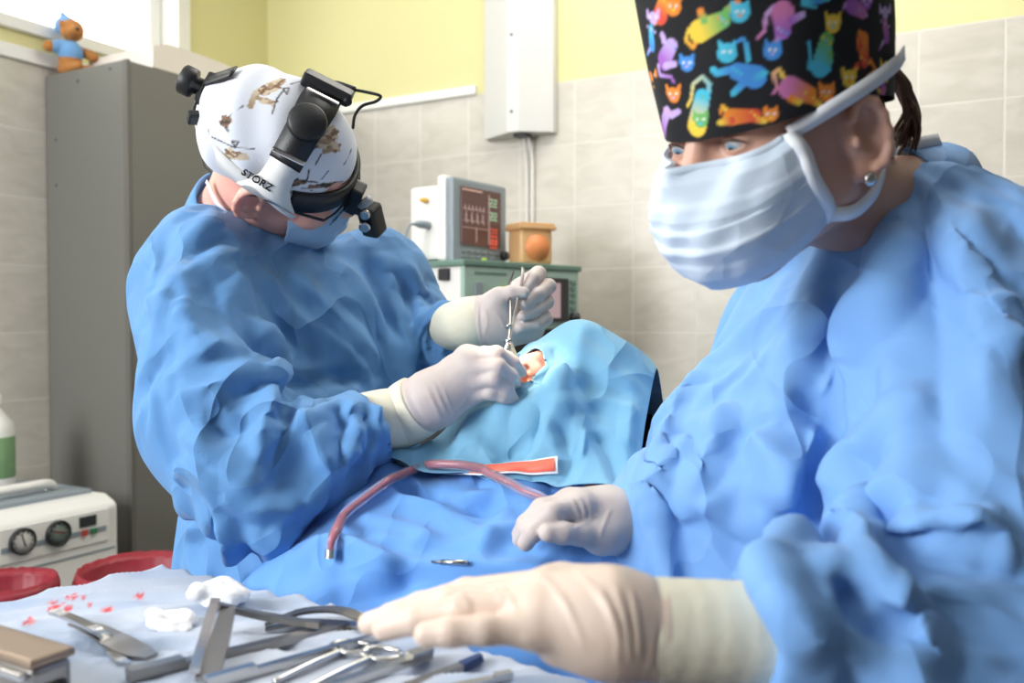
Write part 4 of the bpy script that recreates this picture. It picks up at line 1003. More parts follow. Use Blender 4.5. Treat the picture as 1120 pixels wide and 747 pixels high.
part(link('rear_strap', ribbon_me([ringp(268, .07, 1.0), SL(0, -.116, .10), SL(.0, -.092, .128)], [SR @ np.array([0, -1, 0]), SR @ np.array([0, -.8, .5]), SR @ np.array([0, -.5, .8])], .022, .003), M['black']), hl)
# front lamp
fc = ringp(88, .03, 1.06)
lampax = P(576, 398, 1.12) - SL(0, .13, .0); lampax /= np.linalg.norm(lampax)
LB = basis(lampax, SR[:, 2])
br = part(link('lamp_bracket', join_me([box_me((.026, .02, .05), .004, M4=frame4(fc + SR @ np.array([0, .006, -.004]), SR)), box_me((.016, .03, .014), .003, M4=frame4(fc + SR @ np.array([.004, .02, -.018]), SR))]), M['black'], smooth=False), hl)
lc = SL(.004, .150, -.012)
lh = part(link('lamp_head', join_me([box_me((.03, .05, .03), .007, 3, M4=frame4(lc, basis(SR @ np.array([.15, .55, -.85]), SR[:, 2])))]), M['black'], smooth=False), hl)
for o_, r_ in (((.022, .138, .012), .0075), ((.022, .145, -.012), .0085)):
    c_ = SL(*o_); n_ = SR @ np.array([1, .1, .3]); m_ = lathe_me([(r_ * .62, 0), (r_, 0), (r_, .005), (r_ * .62, .005)], 24, M4=frame4(c_, look_z(n_))); part(link('joint_ring', m_, M['steel']), lh)
m_ = lathe_me([(.001, 0), (.0065, 0), (.0065, .022), (.001, .023)], 20, M4=frame4(SL(.012, .128, .014), look_z(SR @ np.array([.1, .35, 1])))); part(link('adjust_pin', m_, mat('grey_pin', (170, 172, 174), .4)), hl)
m_ = tube_me([overp(104, .045, 1.06), SL(-.022, .12, .19), SL(-.04, .155, .165)][:1] + [P(366, 93, 1.24), P(388, 99, 1.24)], .0055, 12); part(link('cable_plug', m_, M['rubber']), hl)
part(link('cable', tube_me([P(386, 98, 1.24), P(402, 101, 1.24), P(416, 105, 1.24), P(411, 111, 1.25), P(396, 116, 1.26), P(388, 127, 1.27), P(386, 140, 1.30)], .0022, 10), M['rubber']), hl)
part(link('rear_cable', tube_me([ringp(292, .04, 1.04), P(221, 165, 1.33), P(224, 182, 1.33), P(238, 193, 1.32), P(252, 197, 1.31)], .0014, 8), M['rubber']), hl)
# maker's lettering on the white bracket
fc_ = bpy.data.curves.new('lettering', 'FONT'); fc_.body = 'STORZ'; fc_.size = .0155; fc_.extrude = .0002; fc_.align_x = 'CENTER'; fc_.align_y = 'CENTER'; fc_.space_character = 1.05; fc_.offset = .0004
fo = bpy.data.objects.new('lettering_tmp', fc_); COL.objects.link(fo); bpy.context.view_layer.update()
lm_ = bpy.data.meshes.new_from_object(fo.evaluated_get(bpy.context.evaluated_depsgraph_get())); bpy.data.objects.remove(fo)
tgt = bvh_of(ow.data if False else bw.data)
A_ = P(267, 188.5, 1.1); B_ = P(295, 205.5, 1.1)
mwi = Matrix.Translation(-hl.location)
bvs = []
for o in (ow, bw):
    m2 = o.data.copy(); m2.transform(Matrix.Translation(hl.location)); bvs.append(bvh_of(m2)); bpy.data.meshes.remove(m2)
xs = (B_ - A_) / np.linalg.norm(B_ - A_); vd = P(275, 196, 1.1) - np.array([0, 0, CAMZ]); vd /= np.linalg.norm(vd); ys = np.cross(xs, vd); ys = ys if ys[2] > 0 else -ys
mid = (A_ + B_) / 2
LV = []
for v in lm_.vertices:
    p = mid + xs * v.co.x * .84 + ys * v.co.y * .84; dd = Vector(p) - CAMV; dd.normalize(); best = None
    for b in bvs:
        h_ = b.ray_cast(CAMV, dd)
        if h_[0] is not None and (best is None or h_[3] < best[0]): best = (h_[3], h_[0], h_[1])
    LV.append(np.array(best[1]) - vd * (.0022 + v.co.z) if best else p + vd * .08)
set_co(lm_, LV); part(link('lettering', lm_, M['rubber'], smooth=False), hl)
# the lamp's own light
sp_ = bpy.data.lights.new('headlamp_beam', 'SPOT'); sp_.energy = 8; sp_.spot_size = math.radians(8); sp_.spot_blend = .6; sp_.color = (1, .9, .72); sp_.shadow_soft_size = .008
so = bpy.data.objects.new('headlamp_beam', sp_); COL.objects.link(so); so.location = (lc + lampax * .045).tolist(); so.rotation_euler = Vector((P(572, 391, 1.112) - lc - lampax * .045).tolist()).to_track_quat('-Z', 'Y').to_euler()
# ================================================================= nurse
NH = np.array([.237, .807, 1.407]); NR = basis((-.815, -.501, -.292), (-.194, -.239, .951))
def NL(x, y, z): return NH + NR @ np.array([x, y, z])
nu_p = empty('person', (.36, .98, 0), 'person in blue gown, white mask and black cap with colourful cats, reaching over instruments', 'person')
nneck = P(1000, 238, .90)
nrw = q(690, 571, .90); nlw = q(770, 690, .57)
nsh_l = q(1085, 300, .80); nel_l = q(1045, 765, .585); nsh_r = q(860, 340, 1.08); nel_r = q(770, 545, 1.10)
# right hand resting on the drape
NRH_palm = [(q(684, 572, .895), q(660, 566, .882), .025, .0225), (q(664, 562, .885), q(636, 554, .878), .021, .0155), (q(664, 566, .885), q(634, 558, .862), .020, .0145),
            (q(660, 556, .90), q(624, 551, .905), .02, .015), (q(672, 576, .88), q(657, 586, .862), .020, .0165)]
NRH_f = [([q(634, 555, .862), q(604, 561, .84), q(584, 581, .84), q(575, 594, .846)], [.0155, .0115, .0105, .0092]),
         ([q(630, 552, .876), q(596, 558, .855), q(577, 578, .858), q(569, 590, .868)], [.015, .0115, .0105, .009]),
         ([q(626, 550, .89), q(592, 556, .875), q(575, 573, .88), q(568, 584, .89)], [.0145, .011, .010, .0088]),
         ([q(624, 550, .905), q(598, 556, .90), q(585, 568, .905), q(578, 578, .91)], [.0135, .0102, .0095, .0085]),
         ([q(660, 586, .862), q(635, 585, .842), q(616, 583, .832), q(599, 583, .826)], [.0185, .0118, .0118, .0098])]
# left hand over the table
NLH_palm = [(q(712, 688, .568), q(660, 680, .565), .0265, .0285), (q(665, 672, .57), q(600, 652, .575), .026, .0165), (q(665, 684, .56), q(590, 686, .553), .0255, .0125),
            (q(660, 676, .563), q(595, 668, .563), .026, .015), (q(668, 700, .565), q(610, 706, .565), .022, .0105), (q(668, 664, .585), q(615, 640, .595), .022, .014)]
NLH_f = [([q(592, 687, .552), q(530, 689, .546), q(493, 691, .546), q(466, 694, .548)], [.0125, .0104, .0102, .0088]),
         ([q(590, 664, .565), q(505, 667, .568), q(455, 678, .574), q(420, 688, .58)], [.0142, .0112, .0104, .0088]),
         ([q(590, 650, .58), q(492, 659, .592), q(440, 672, .602), q(404, 682, .612)], [.0142, .0114, .0105, .009]),
         ([q(595, 642, .598), q(510, 648, .62), q(460, 662, .64), q(425, 672, .65)], [.0135, .0112, .0104, .009]),
         ([q(640, 676, .595), q(590, 672, .61), q(555, 676, .615), q(530, 682, .617)], [.017, .0125, .0112, .0095])]
npel = np.array([.36, 1.0, .86])
Bd = Sdf(); add_head(Bd, NH, NR, 1.0, nneck, (.048, .05), lid=.0031)
Bl = Sdf(); Bl.cone(NL(0, -.03, -.05), nneck, .046, .049, .03); nch = q(900, 430, .98)
Bl.cone(nneck, nch, .048, .08, .05); Bl.cone(nsh_r + (nch - nsh_r) * .25 + dn_, nsh_l + (nch - nsh_l) * .25 + dn_, .036, .036, .06); Bl.cone(nch, npel, .105, .115, .06)
for s_, e_, w_ in ((nsh_r, nel_r, nrw), (nsh_l, nel_l, nlw)): Bl.cone(s_ + dn_ * .6, e_, .036, .032, .04); Bl.cone(e_, w_, .036, .023, .02)
for a, b, ra, rb in NRH_palm + NLH_palm: Bl.cone(a, b, ra - .003, rb - .003, .016)
for pts, rad in NRH_f + NLH_f: Bl.chain(pts, [rad[0] * FS - .003] + [r * FS - .0018 for r in rad[1:]], .004)
ax_ = nsh_r - nsh_l; ax_[2] = 0; ax_ /= np.linalg.norm(ax_); fwn = np.array([-.8, -.55, 0]); feetn = []
for a in (-1, 1):
    hp = npel + ax_ * a * .085; kn = np.array([hp[0], hp[1], .47]); an = np.array([hp[0], hp[1], .085])
    Bl.cone(hp, kn, .085, .055, .04); Bl.cone(kn, an, .053, .035, .03); Bl.cone(an - np.array([0, 0, .055]), an - np.array([0, 0, .058]) + fwn * .14, .029, .026, .02); feetn.append(an)
part(link('body', join_me([sdf_mesh('head', Bd, .0019, smooth=1), sdf_mesh('lower', Bl, .006, smooth=1)]), M['skin2']), nu_p)
for a in (-1, 1): part(link('eye', eye_me(NH, NR, a, 1.0, (.16, .3, .42, 1)), M['eye']), nu_p)
for a in (-1, 1):     # lashes
    part(link('eyelash', tube_me([NL(a * .020, .0925, .0150), NL(a * .027, .0955, .0190), NL(a * .036, .0935, .0190), NL(a * .044, .0855, .0145)], [.0005, .0010, .0012, .0006], 6), M['hair']), nu_p)
for an in feetn:
    S = Sdf(.004); S.cone(an - np.array([0, 0, .045]), an - np.array([0, 0, .05]) + fwn * .14, .034, .03, .02); S.plane(an - np.array([0, 0, .083]), np.array([0, 0, -1.]))
    part(link('shoe', sdf_mesh('shoe', S, .006, smooth=1), M['white']), nu_p)
for palm, fg, wa, wb, amp, nn in ((NRH_palm, NRH_f, q(700, 572, .905), q(672, 571, .885), .0006, 3), (NLH_palm, NLH_f, q(808, 694, .575), q(704, 688, .568), .0006, 4)):
    S = hand_sdf(.0004, palm, fg); S.cone(wa, wb, .0305, .0275, .014); ax = (wb - wa) / np.linalg.norm(wb - wa); S.cut(wa + ax * .004, -ax)
    gm = sdf_mesh('glove', S, .0018, smooth=1); wrinkle_tube(gm, wa, wb, amp, nn, .1, 1.15)
    gl_lines = [([(548, 640), (562, 664), (578, 702)], .0016, .004, .6), ([(590, 628), (618, 660), (640, 705)], .0014, .004, .6), ([(630, 625), (662, 660), (684, 712)], .0015, .004, .6), ([(672, 640), (684, 680), (690, 722)], .0014, .0035, .6),
                ([(655, 640), (672, 680), (676, 725)], .0012, .0035, .6), ([(690, 645), (697, 685), (699, 722)], .0013, .0035, .6), ([(530, 636), (548, 655), (556, 668)], .0012, .0035, .6), ([(505, 650), (512, 662), (512, 670)], .0009, .003, .6)] if nn == 4 else \
               [([(624, 545), (630, 556), (634, 568)], .0012, .003, .6), ([(632, 543), (638, 556), (640, 568)], .0012, .003, .6), ([(642, 545), (646, 558), (646, 570)], .001, .003, .6), ([(655, 560), (640, 572), (628, 578)], .0009, .003, .6), ([(668, 556), (660, 575), (655, 590)], .001, .003, .6)]
    folds(gm, gl_lines)
    g = part(link('glove', gm, M['gloven'] if nn == 4 else M['glove']), nu_p)
    m_ = cuff_me(wa - ax * .04, wa + ax * (.062 if nn == 4 else .012), .0345, .0325, flare=.001); part(link('glove_cuff', m_, M['cuff']), g)

G = Sdf()
G.cone(nneck + np.array([.0, .0, -.030]), q(960, 340, .95), .074, .12, .05)
G.cone(q(930, 380, .96), q(865, 540, .93), .14, .155, .07)
G.cone(q(865, 540, .93), q(852, 690, .93), .155, .165, .07)
G.cone(q(852, 690, .93), np.array([.33, .97, .4]), .165, .24, .08)
G.cone(q(870, 350, 1.06), q(1070, 290, .83), .085, .085, .06)
G.cone(q(1085, 292, .81), q(1078, 540, .70), .088, .095, .05)           # left sleeve
G.cone(q(1078, 540, .70), q(1040, 745, .60), .095, .09, .05)
G.cone(q(1040, 745, .60), q(920, 700, .585), .09, .066, .04)
G.cone(q(920, 700, .585), q(805, 694, .573), .056, .045, .03); sleeve_end(G, q(818, 695, .575), q(900, 700, .583))
G.cone(q(860, 350, 1.07), q(775, 530, 1.09), .08, .075, .05)             # right sleeve
G.cone(q(775, 530, 1.09), q(725, 572, .98), .07, .055, .04)
G.cone(q(725, 572, .98), q(696, 572, .905), .05, .043, .02)
G.plane(np.array([0, 0, .4]), np.array([0, 0, -1.]), .01)
gm = settle_gown(G, [(nrw, .05), (q(815, 693, .575), .05), (nneck + np.array([0, 0, -.03]), .08)], -.002, .034, [(nsh_l + (nel_l - nsh_l) * .4, nel_l), (nel_l, nlw), (nsh_r, nel_r), (nel_r, nrw)])
nf = [
 ([(985, 245), (965, 330), (950, 420), (930, 500)], .014, .03, .8), ([(1040, 230), (1058, 290), (1075, 380), (1082, 470)], .012, .026, .85), ([(1000, 330), (930, 400), (880, 440)], .012, .03, .8),
 ([(955, 300), (900, 350), (860, 400)], .008, .025, .7), ([(900, 470), (860, 520), (840, 560)], .012, .025, .85), ([(1030, 440), (950, 500), (910, 560)], .014, .028, .85),
 ([(985, 520), (940, 570), (915, 640)], .014, .024, .9), ([(830, 470), (850, 520), (860, 575)], .010, .02, .85), ([(770, 400), (735, 470), (700, 560)], .008, .02, .8),
 ([(850, 598), (900, 602), (960, 640)], .013, .018, .9), ([(835, 605), (860, 660), (905, 720)], .012, .018, .9), ([(880, 590), (930, 650), (990, 690)], -.010, .016, .9),
 ([(950, 600), (1010, 585), (1080, 600)], .013, .022, .85), ([(960, 640), (1000, 690), (1010, 740)], .012, .02, .9), ([(1060, 560), (1090, 600), (1115, 610)], .01, .02, .9),
 ([(760, 470), (730, 520), (720, 580)], .008, .018, .85), ([(800, 440), (780, 500), (745, 570)], .009, .02, .8), ([(1090, 330), (1115, 400)], .010, .02, .9), ([(940, 440), (900, 530), (880, 590)], -.010, .022, .7),
]
folds(gm, [(p_, h_ * 1.8, w_ * 1.15, *r_) for p_, h_, w_, *r_ in nf])
part(link('gown', gm, M['gown2']), nu_p)
g_ = look_z(NL(0, -.03, -.06) - nneck); cb = nneck + (NL(0, -.03, -.05) - nneck) * .10
m_ = lathe_me([(.056, -.03), (.074, -.035), (.069, .0), (.064, .014), (.062, .016), (.060, .013), (.058, -.01)], 56, M4=frame4(cb, g_))
V = co_of(m_).astype(float); set_co(m_, V + np.stack([.002 * np.sin(V[:, 1] * 160), .002 * np.sin(V[:, 0] * 130), .003 * np.sin(V[:, 0] * 90)], 1)); part(link('collar', m_, M['gown2']), nu_p)
# loose ends of the neck tape, tied behind
part(link('neck_tie', join_me([ribbon_me([cb + NR @ np.array([-.05, -.065, .0]), cb + NR @ np.array([-.055, -.10, -.01]), cb + NR @ np.array([-.075, -.13, -.035])], [np.array([-.3, -.8, .5])] * 3, .03, .002)]), M['gown2']), nu_p)

# tall printed cap: rings up the head's axis
nu_, nv_ = 330, 190; V = []
def capr(t): return np.interp(t, [0, .08, .3, .6, .85, .95, 1.0], [.985, 1.0, 1.03, 1.05, 1.02, .9, .55])
for i in range(nv_):
    t = i / (nv_ - 1)
    for j in range(nu_):
        a = 2 * math.pi * j / nu_; k = capr(t)
        zb = .026 - .014 * max(0, -math.sin(a)) - .004 * max(0, math.sin(a)) + .006 * abs(math.cos(a)) ** 3; z = zb + (.215 - zb) * min(1, t / .95) + (.006 * (t - .95) / .05 if t > .95 else 0)
        wr = 1 + .006 * math.sin(a * 5 + t * 4) + .005 * math.sin(a * 11 - t * 7) * (1 - .5 * t)
        V.append(NL(.089 * k * wr * math.cos(a), -.006 + .114 * k * wr * math.sin(a), z))
Q = [(i * nu_ + j, i * nu_ + (j + 1) % nu_, (i + 1) * nu_ + (j + 1) % nu_, (i + 1) * nu_ + j) for i in range(nv_ - 1) for j in range(nu_)]
tp = len(V); V.append(NL(0, -.01, .222))
cm = np_mesh('surgical_cap', V, Q)
bm = bmesh.new(); bm.from_mesh(cm); bm.verts.ensure_lookup_table()
bm.faces.new([bm.verts[(nv_ - 1) * nu_ + j] for j in range(nu_)]); bmesh.ops.delete(bm, geom=[bm.verts[tp]], context='VERTS'); bmesh.ops.recalc_face_normals(bm, faces=bm.faces); bm.to_mesh(cm); bm.free()
cb_ = bvh_of(cm); st = []
pal = dict(o=(.85, .25, .03, 1), r=(.72, .08, .04, 1), y=(.9, .62, .06, 1), g=(.16, .46, .12, 1), b=(.06, .28, .72, 1), c=(.07, .52, .72, 1), p=(.36, .12, .5, 1), l=(.55, .4, .75, 1), m=(.6, .18, .4, 1), w=(.85, .85, .8, 1))
KP = 1.26 / 980 * .8
LOC = None
def onround(dx, dy):
    a = LOC[0] + dx * .00074 / .102; return NL(.0915 * math.cos(a), -.006 + .117 * math.sin(a), LOC[1] - dy * .00074)
def cs(l, r0, r1, c0, c1):
    p_ = pts_on(cb_, l) if LOC is None else [onround(*p) for p in l]
    if p_: st.append((p_, r0 * .00074, r1 * .00074, pal[c0], pal[c1]))
def cat(body, head, tail, cb1, cb2, ch, ct, rb=11, rh=9, legs=()):
    hx, hy = head
    cs(tail, 2.6, 1.6, ct, cb1)
    cs(body, rb, rb * .72, cb1, cb2)
    for l in legs: cs(l, 4.2, 3.4, cb2, ct)
    cs([(hx - 5, hy - 3), (hx - rh * .85, hy - rh * 1.25)], 4.2, 1.6, ch, ch); cs([(hx + 5, hy - 3), (hx + rh * .85, hy - rh * 1.25)], 4.2, 1.6, ch, ch)
    cs([head, (hx + .6, hy)], rh, rh, ch, ch)
    for dx in (-3.4, 3.4): cs([(hx + dx, hy - 1.5), (hx + dx + .3, hy - 1.5)], 1.5, 1.5, 'w', 'w')
    cs([(hx - 1, hy + 3), (hx + 1, hy + 3)], 1.2, 1.2, ct, ct)
    bx, by = body[len(body) // 2]
    for i in range(3): cs([(bx - 4 + 4 * i, by + (i - 1) * 3), (bx - 3.6 + 4 * i, by + (i - 1) * 3)], 1.7, 1.7, ct, ch)
cat([(722, 16), (726, 2)], (736, 8), [(722, 20), (716, 26), (712, 20)], 'r', 'o', 'o', 'y', 11, 9)
cat([(713, 50), (712, 32)], (714, 20), [(712, 52), (708, 60)], 'b', 'c', 'l', 'l', 7, 7)
cat([(726, 66), (734, 50)], (751, 70), [(720, 72), (722, 82), (734, 84), (737, 90)], 'p', 'l', 'b', 'l', 11, 8, [[(728, 72), (738, 70)], [(726, 44), (724, 38)]])
cat([(765, 34), (790, 22)], (809, 14), [(763, 42), (758, 52), (750, 44), (753, 32)], 'y', 'g', 'c', 'o', 12, 9.5, [[(770, 22), (766, 12)], [(795, 12), (806, 3)]])
cat([(826, 84), (806, 78)], (795, 58), [(818, 66), (816, 48), (812, 42), (806, 46)], 'b', 'b', 'c', 'c', 12, 10, [[(800, 76), (784, 80), (780, 76)], [(812, 92), (802, 102)], [(822, 88), (836, 80)]])
cat([(856, 14), (856, 34)], (845, 56), [(846, 8), (838, 16), (836, 34), (828, 42)], 'm', 'p', 'b', 'l', 12, 9, [[(866, 22), (878, 16)], [(852, 38), (850, 48)]])
cat([(898, 72), (904, 44)], (911, 26), [(894, 80), (886, 74), (886, 56), (884, 46)], 'c', 'g', 'y', 'c', 12, 9.5, [[(908, 60), (906, 76)]])
cat([(944, 46), (946, 66)], (929, 86), [(952, 66), (958, 76), (948, 84)], 'o', 'r', 'y', 'o', 11, 9, [[(941, 50), (940, 36)], [(938, 72), (934, 78)]])
cat([(864, 96), (886, 104)], (904, 102), [(858, 86), (852, 76), (846, 80), (850, 96), (846, 102)], 'm', 'o', 'o', 'y', 12, 9, [[(866, 108), (874, 112)], [(890, 110), (896, 114)]])
cat([(726, 142), (730, 122)], (736, 104), [(724, 128), (718, 118), (716, 128)], 'p', 'l', 'o', 'l', 9, 8.5, [[(734, 126), (742, 122)]])
cat([(762, 138), (768, 106)], (766, 132), [(774, 108), (776, 92), (768, 84), (758, 92), (756, 108), (752, 116)], 'y', 'c', 'g', 'c', 12, 8)
cat([(800, 128), (826, 126)], (843, 126), [(796, 122), (790, 116), (788, 124)], 'o', 'r', 'o', 'y', 9, 7, [[(800, 132), (788, 134)], [(826, 130), (836, 132)]])
cat([(932, 6), (944, 14)], (948, 2), [(926, 4), (922, 10)], 'p', 'm', 'p', 'l', 9, 8)
cat([(970, 40), (968, 26)], (968, 14), [(966, 46), (962, 54)], 'p', 'm', 'l', 'l', 8, 7)
cat([(966, 98), (966, 86)], (969, 74), [(962, 100), (958, 94)], 'm', 'p', 'y', 'y', 7, 7)
cat([(711, 104), (711, 92)], (712, 84), [(710, 108), (709, 114)], 'r', 'o', 'o', 'y', 7, 6)
cat([(884, -4), (896, -2)], (904, -6), [(880, -2), (878, 4), (892, 8)], 'c', 'b', 'c', 'c', 8, 7)
cat([(920, 120), (930, 114)], (938, 112), [(916, 122), (914, 116)], 'm', 'p', 'l', 'c', 8, 6)
# the same print carried on round the rest of the cap
rc = random.Random(21); cens = [np.mean(s_[0], axis=0) for s_ in st]; cols = ['o', 'y', 'g', 'b', 'c', 'p', 'l', 'm', 'r']
for tz in (.06, .092, .124, .156, .188):
    for k in range(15):
        LOC = (2 * math.pi * (k + rc.uniform(-.2, .2) + (.5 if tz in (.092, .156) else 0)) / 15, tz + rc.uniform(-.006, .006)); c_ = onround(0, 0)
        if min(np.linalg.norm(c_ - e_) for e_ in cens) < .024: continue
        s_ = rc.choice((-1, 1)); c4 = [rc.choice(cols) for _ in range(4)]
        cat([(s_ * 10, 10), (s_ * -2, -2)], (s_ * -12, -10), [(s_ * 14, 8), (s_ * 22, 0), (s_ * 18, -12)], *c4, 10, 8, [[(0, 6), (s_ * -8, 14)], [(s_ * 12, 14), (s_ * 8, 22)]])
LOC = None
paint(cm, (.006, .006, .008, 1), st)
part(link('surgical_cap', cm, M['painted']), nu_p)
# wrap the pattern on round the back as well: hair gathered under the cap
S = Sdf(); S.ell(NL(0, -.075, .01), np.array([.055, .035, .04]), NR, .02)
hb = part(link('hair', sdf_mesh('hair', S, .003, smooth=1), M['hair']), nu_p)
rng = random.Random(11); strands = []
for i in range(46):
    a, b = rng.uniform(-.012, .012), rng.uniform(-.012, .012); e, f = rng.uniform(-.02, .014), rng.uniform(-.03, .03)
    p0 = P(976 + a * 300, 78 + b * 600, .86 + a); p1 = P(990 + a * 500, 100 + b * 500, .87 + b); p2 = P(999 + e * 500, 130 + f * 400, .875 + a); p3 = P(990 + e * 900, 158 + f * 500, .87 + b)
    strands.append(tube_me([p0, p1, p2, p3], [.0028, .003, .002, .0006], 6, 5))
part(link('ponytail', join_me(strands), M['hair']), nu_p)
# earring
es = NL(-.0865, -.004, -.036)
er = part(link('earring', lathe_me([(.0003, 0), (.005, .001), (.0065, .003), (.005, .0055), (.0003, .007)], 20, M4=frame4(es, look_z(NR @ np.array([-1, .2, 0])))), M['steel']), nu_p)
# mask
mk = mask_me(NH, NR, 1.0, [(0, .004, .104, .070), (.15, -.010, .118, .078), (.4, -.040, .128, .082), (.7, -.070, .124, .080), (.9, -.096, .106, .072), (1, -.108, .088, .066)], th=66, thb=84, narrow=.25, dropside=.0, lift=.024, liftb=.03, shift=.008, nu=110, nv=90, pamp=1.0)
mo = part(link('face_mask', mk, M['mask']), nu_p); grid_solid(mo)
def edge(t, v):   # a point on the mask's side border
    i = int(v * 89); j = 0 if t < 0 else 109; return co_of(mk)[i * 110 + j].astype(float)
inv = Vector(nu_p.location); mkp = [np.array(v) + np.array(inv) for v in co_of(mk).astype(float)]
def mp(i, j): return mkp[i * 110 + j]
for a, j in ((-1, 0), (1, 109)):
    nn = NR @ np.array([a, .25, 0])
    part(link('side_binding', ribbon_me([mp(i, j) + nn * .001 for i in range(0, 90, 11)] + [mp(89, j)], [nn] * 10, .012, .002, 3), M['strap']), mo)
    top = mp(1, j); bot = mp(86, j)
    part(link('tie', ribbon_me([top, NL(a * .084, .03, .028), NL(a * .092, -.01, .040), NL(a * .090, -.05, .050), NL(a * .075, -.085, .056)], [NR @ np.array([a, .3, 0]), NR @ np.array([a, .1, 0]), NR @ np.array([a, 0, .1]), NR @ np.array([a, -.4, 0]), NR @ np.array([a, -1, 0])], .0125, .0012), M['strap']), mo)
    part(link('tie', ribbon_me([bot, NL(a * .074, .0, -.062), NL(a * .066, -.04, -.055), NL(a * .05, -.08, -.045)], [NR @ np.array([a, .3, -.2]), NR @ np.array([a, 0, -.1]), NR @ np.array([a, -.3, 0]), NR @ np.array([a * .5, -1, 0])], .0125, .0012), M['strap']), mo)
part(link('nose_binding', ribbon_me([mp(3, j) + NR @ np.array([0, .0012, 0]) for j in range(2, 108, 7)], [NR @ np.array([math.sin((j - 55) / 55 * 1.2), math.cos((j - 55) / 55 * 1.2), .1]) for j in range(2, 108, 7)], .009, .0012, 3), M['mask']), mo)
part(link('tie', ribbon_me([NL(-.055, -.085, -.02), P(975, 172, .87), P(1000, 158, .88), P(1028, 152, .885)], [np.array([-.2, -1, .2])] * 4, .012, .0012), M['strap']), mo)
# ================================================================= patient, operating table, drapes
PN = P(575, 397, 1.12); PF = np.array([-.45, -.45, .77]); PF /= np.linalg.norm(PF)
PR = basis(PF, (.42, .62, .66)); PC = PN - PR @ np.array([0, .115, -.018])
pd = np.array([-.45, -.89, 0]); pd /= np.linalg.norm(pd); ps = np.array([pd[1], -pd[0], 0])
pat = empty('person', (PC[0], PC[1], .0), 'person lying under the blue drapes with only the lit nose uncovered', 'person')
S = Sdf(); add_head(S, PC, PR, 1.0, PC + pd * .15 + np.array([0, 0, -.10]), (.05, .06), kneck=.03)
bx = lambda s_, o, z: np.array([PC[0], PC[1], 0]) + pd * s_ + ps * o + np.array([0, 0, z])
S2 = Sdf(); S2.cone(bx(.10, 0, 1.03), bx(.17, 0, .99), .05, .055, .03); S2.cone(bx(.22, -.12, .90), bx(.22, .12, .90), .06, .06, .05); S2.cone(bx(.25, 0, .86), bx(.55, 0, .80), .1, .1, .06); S2.cone(bx(.55, -.04, .79), bx(.72, .05, .79), .095, .095, .06)
for a in (-1, 1):
    S2.cone(bx(.7, a * .08, .78), bx(1.1, a * .09, .765), .075, .055, .04); S2.cone(bx(1.1, a * .09, .765), bx(1.48, a * .09, .74), .052, .035, .03); S2.cone(bx(1.5, a * .09, .74), bx(1.54, a * .1, .85), .035, .026, .02)
    S2.cone(bx(.22, a * .16, .88), bx(.5, a * .2, .77), .042, .035, .03); S2.cone(bx(.5, a * .2, .77), bx(.75, a * .19, .745), .034, .026, .02)
    S2.cone(bx(.75, a * .19, .745), bx(.86, a * .18, .745), .03, .02, .02)
part(link('body', join_me([sdf_mesh('head', S, .0022, smooth=1), sdf_mesh('lower', S2, .008, smooth=1)]), M['skin']), pat)
ot = empty('operating_table', bx(.75, 0, 0), 'operating table hidden under the blue drapes', 'table')
TB = np.stack([ps, pd, np.array([0, 0, 1.])], 1)
TB[:, 0] = np.cross(TB[:, 1], TB[:, 2])
def tbox(name, s0, s1, o, wdt, z0, z1, m, bev=.01):
    part(link(name, box_me((wdt, s1 - s0, z1 - z0), bev, 3, M4=frame4(bx((s0 + s1) / 2, o, (z0 + z1) / 2), TB)), m, smooth=False), ot)
tbox('mattress', .12, 1.6, 0, .48, .64, .70, M['rubber'], .02); tbox('top_frame', .12, 1.6, 0, .46, .60, .64, M['steel']); tbox('column', .7, .95, 0, .2, .1, .61, M['dsteel']); tbox('base', .45, 1.2, 0, .42, 0, .1, M['dsteel'], .02)
hr = frame4(PC - PR @ np.array([0, .115, -.02]) , PR); part(link('headrest', box_me((.22, .05, .2), .02, 3, M4=hr), M['rubber'], smooth=False), ot)

def clear_of(me, fns, gap, it=6):
    """lift the cloth where it would cut into the body under it"""
    V = co_of(me).astype(float); e = .002
    for _ in range(it):
        for f in fns:
            d = f(V.astype(np.float32)); m = d < gap
            if not m.any(): continue
            X = V[m]; g = np.stack([f((X + e * np.eye(3)[i]).astype(np.float32)) - d[m] for i in range(3)], 1); g[:, 2] = np.maximum(g[:, 2], .3 * e); g /= np.linalg.norm(g, axis=1)[:, None] + 1e-9
            V[m] += g * (gap - d[m])[:, None]
    set_co(me, V); relax(me, 2)
# one smooth height surface through what lies under the cloths
TP = [P(*t) for t in ((625, 364, 1.21), (670, 384, 1.19), (720, 414, 1.16), (640, 450, 1.09), (700, 470, 1.07), (610, 440, 1.11), (560, 475, 1.10), (500, 490, 1.10), (450, 500, 1.10),
      (400, 512, 1.09), (600, 520, 1.02), (650, 530, 1.0), (690, 548, .98), (560, 505, 1.06), (460, 522, 1.06), (520, 525, 1.04), (380, 545, 1.03), (440, 560, 1.0), (540, 560, .99), (600, 560, .96), (330, 590, .99), (290, 620, .965),
      (380, 600, .95), (500, 610, .91), (570, 598, .915), (640, 596, .885), (680, 605, .875), (450, 628, .90), (400, 640, .895), (560, 640, .875), (300, 650, .92), (650, 640, .86))]
TP += [np.array(p) for p in ((-.1, 1.24, 1.02), (-.2, 1.12, .98), (.02, 1.24, 1.15), (.05, 1.34, 1.1), (.13, 1.36, 1.08), (.2, 1.32, 1.05), (.25, 1.25, 1.02), (.24, 1.12, 1.0), (.20, 1.0, .93), (.17, .9, .9), (.16, .8, .86), (.1, .72, .85),
       (0, .7, .87), (-.1, .74, .88), (-.2, .78, .89), (-.32, .86, .9), (-.4, 1.0, .84), (-.3, 1.08, .93), (0, .55, .84), (-.3, .6, .84), (.15, 1.45, .95), (0, 1.45, .95))]
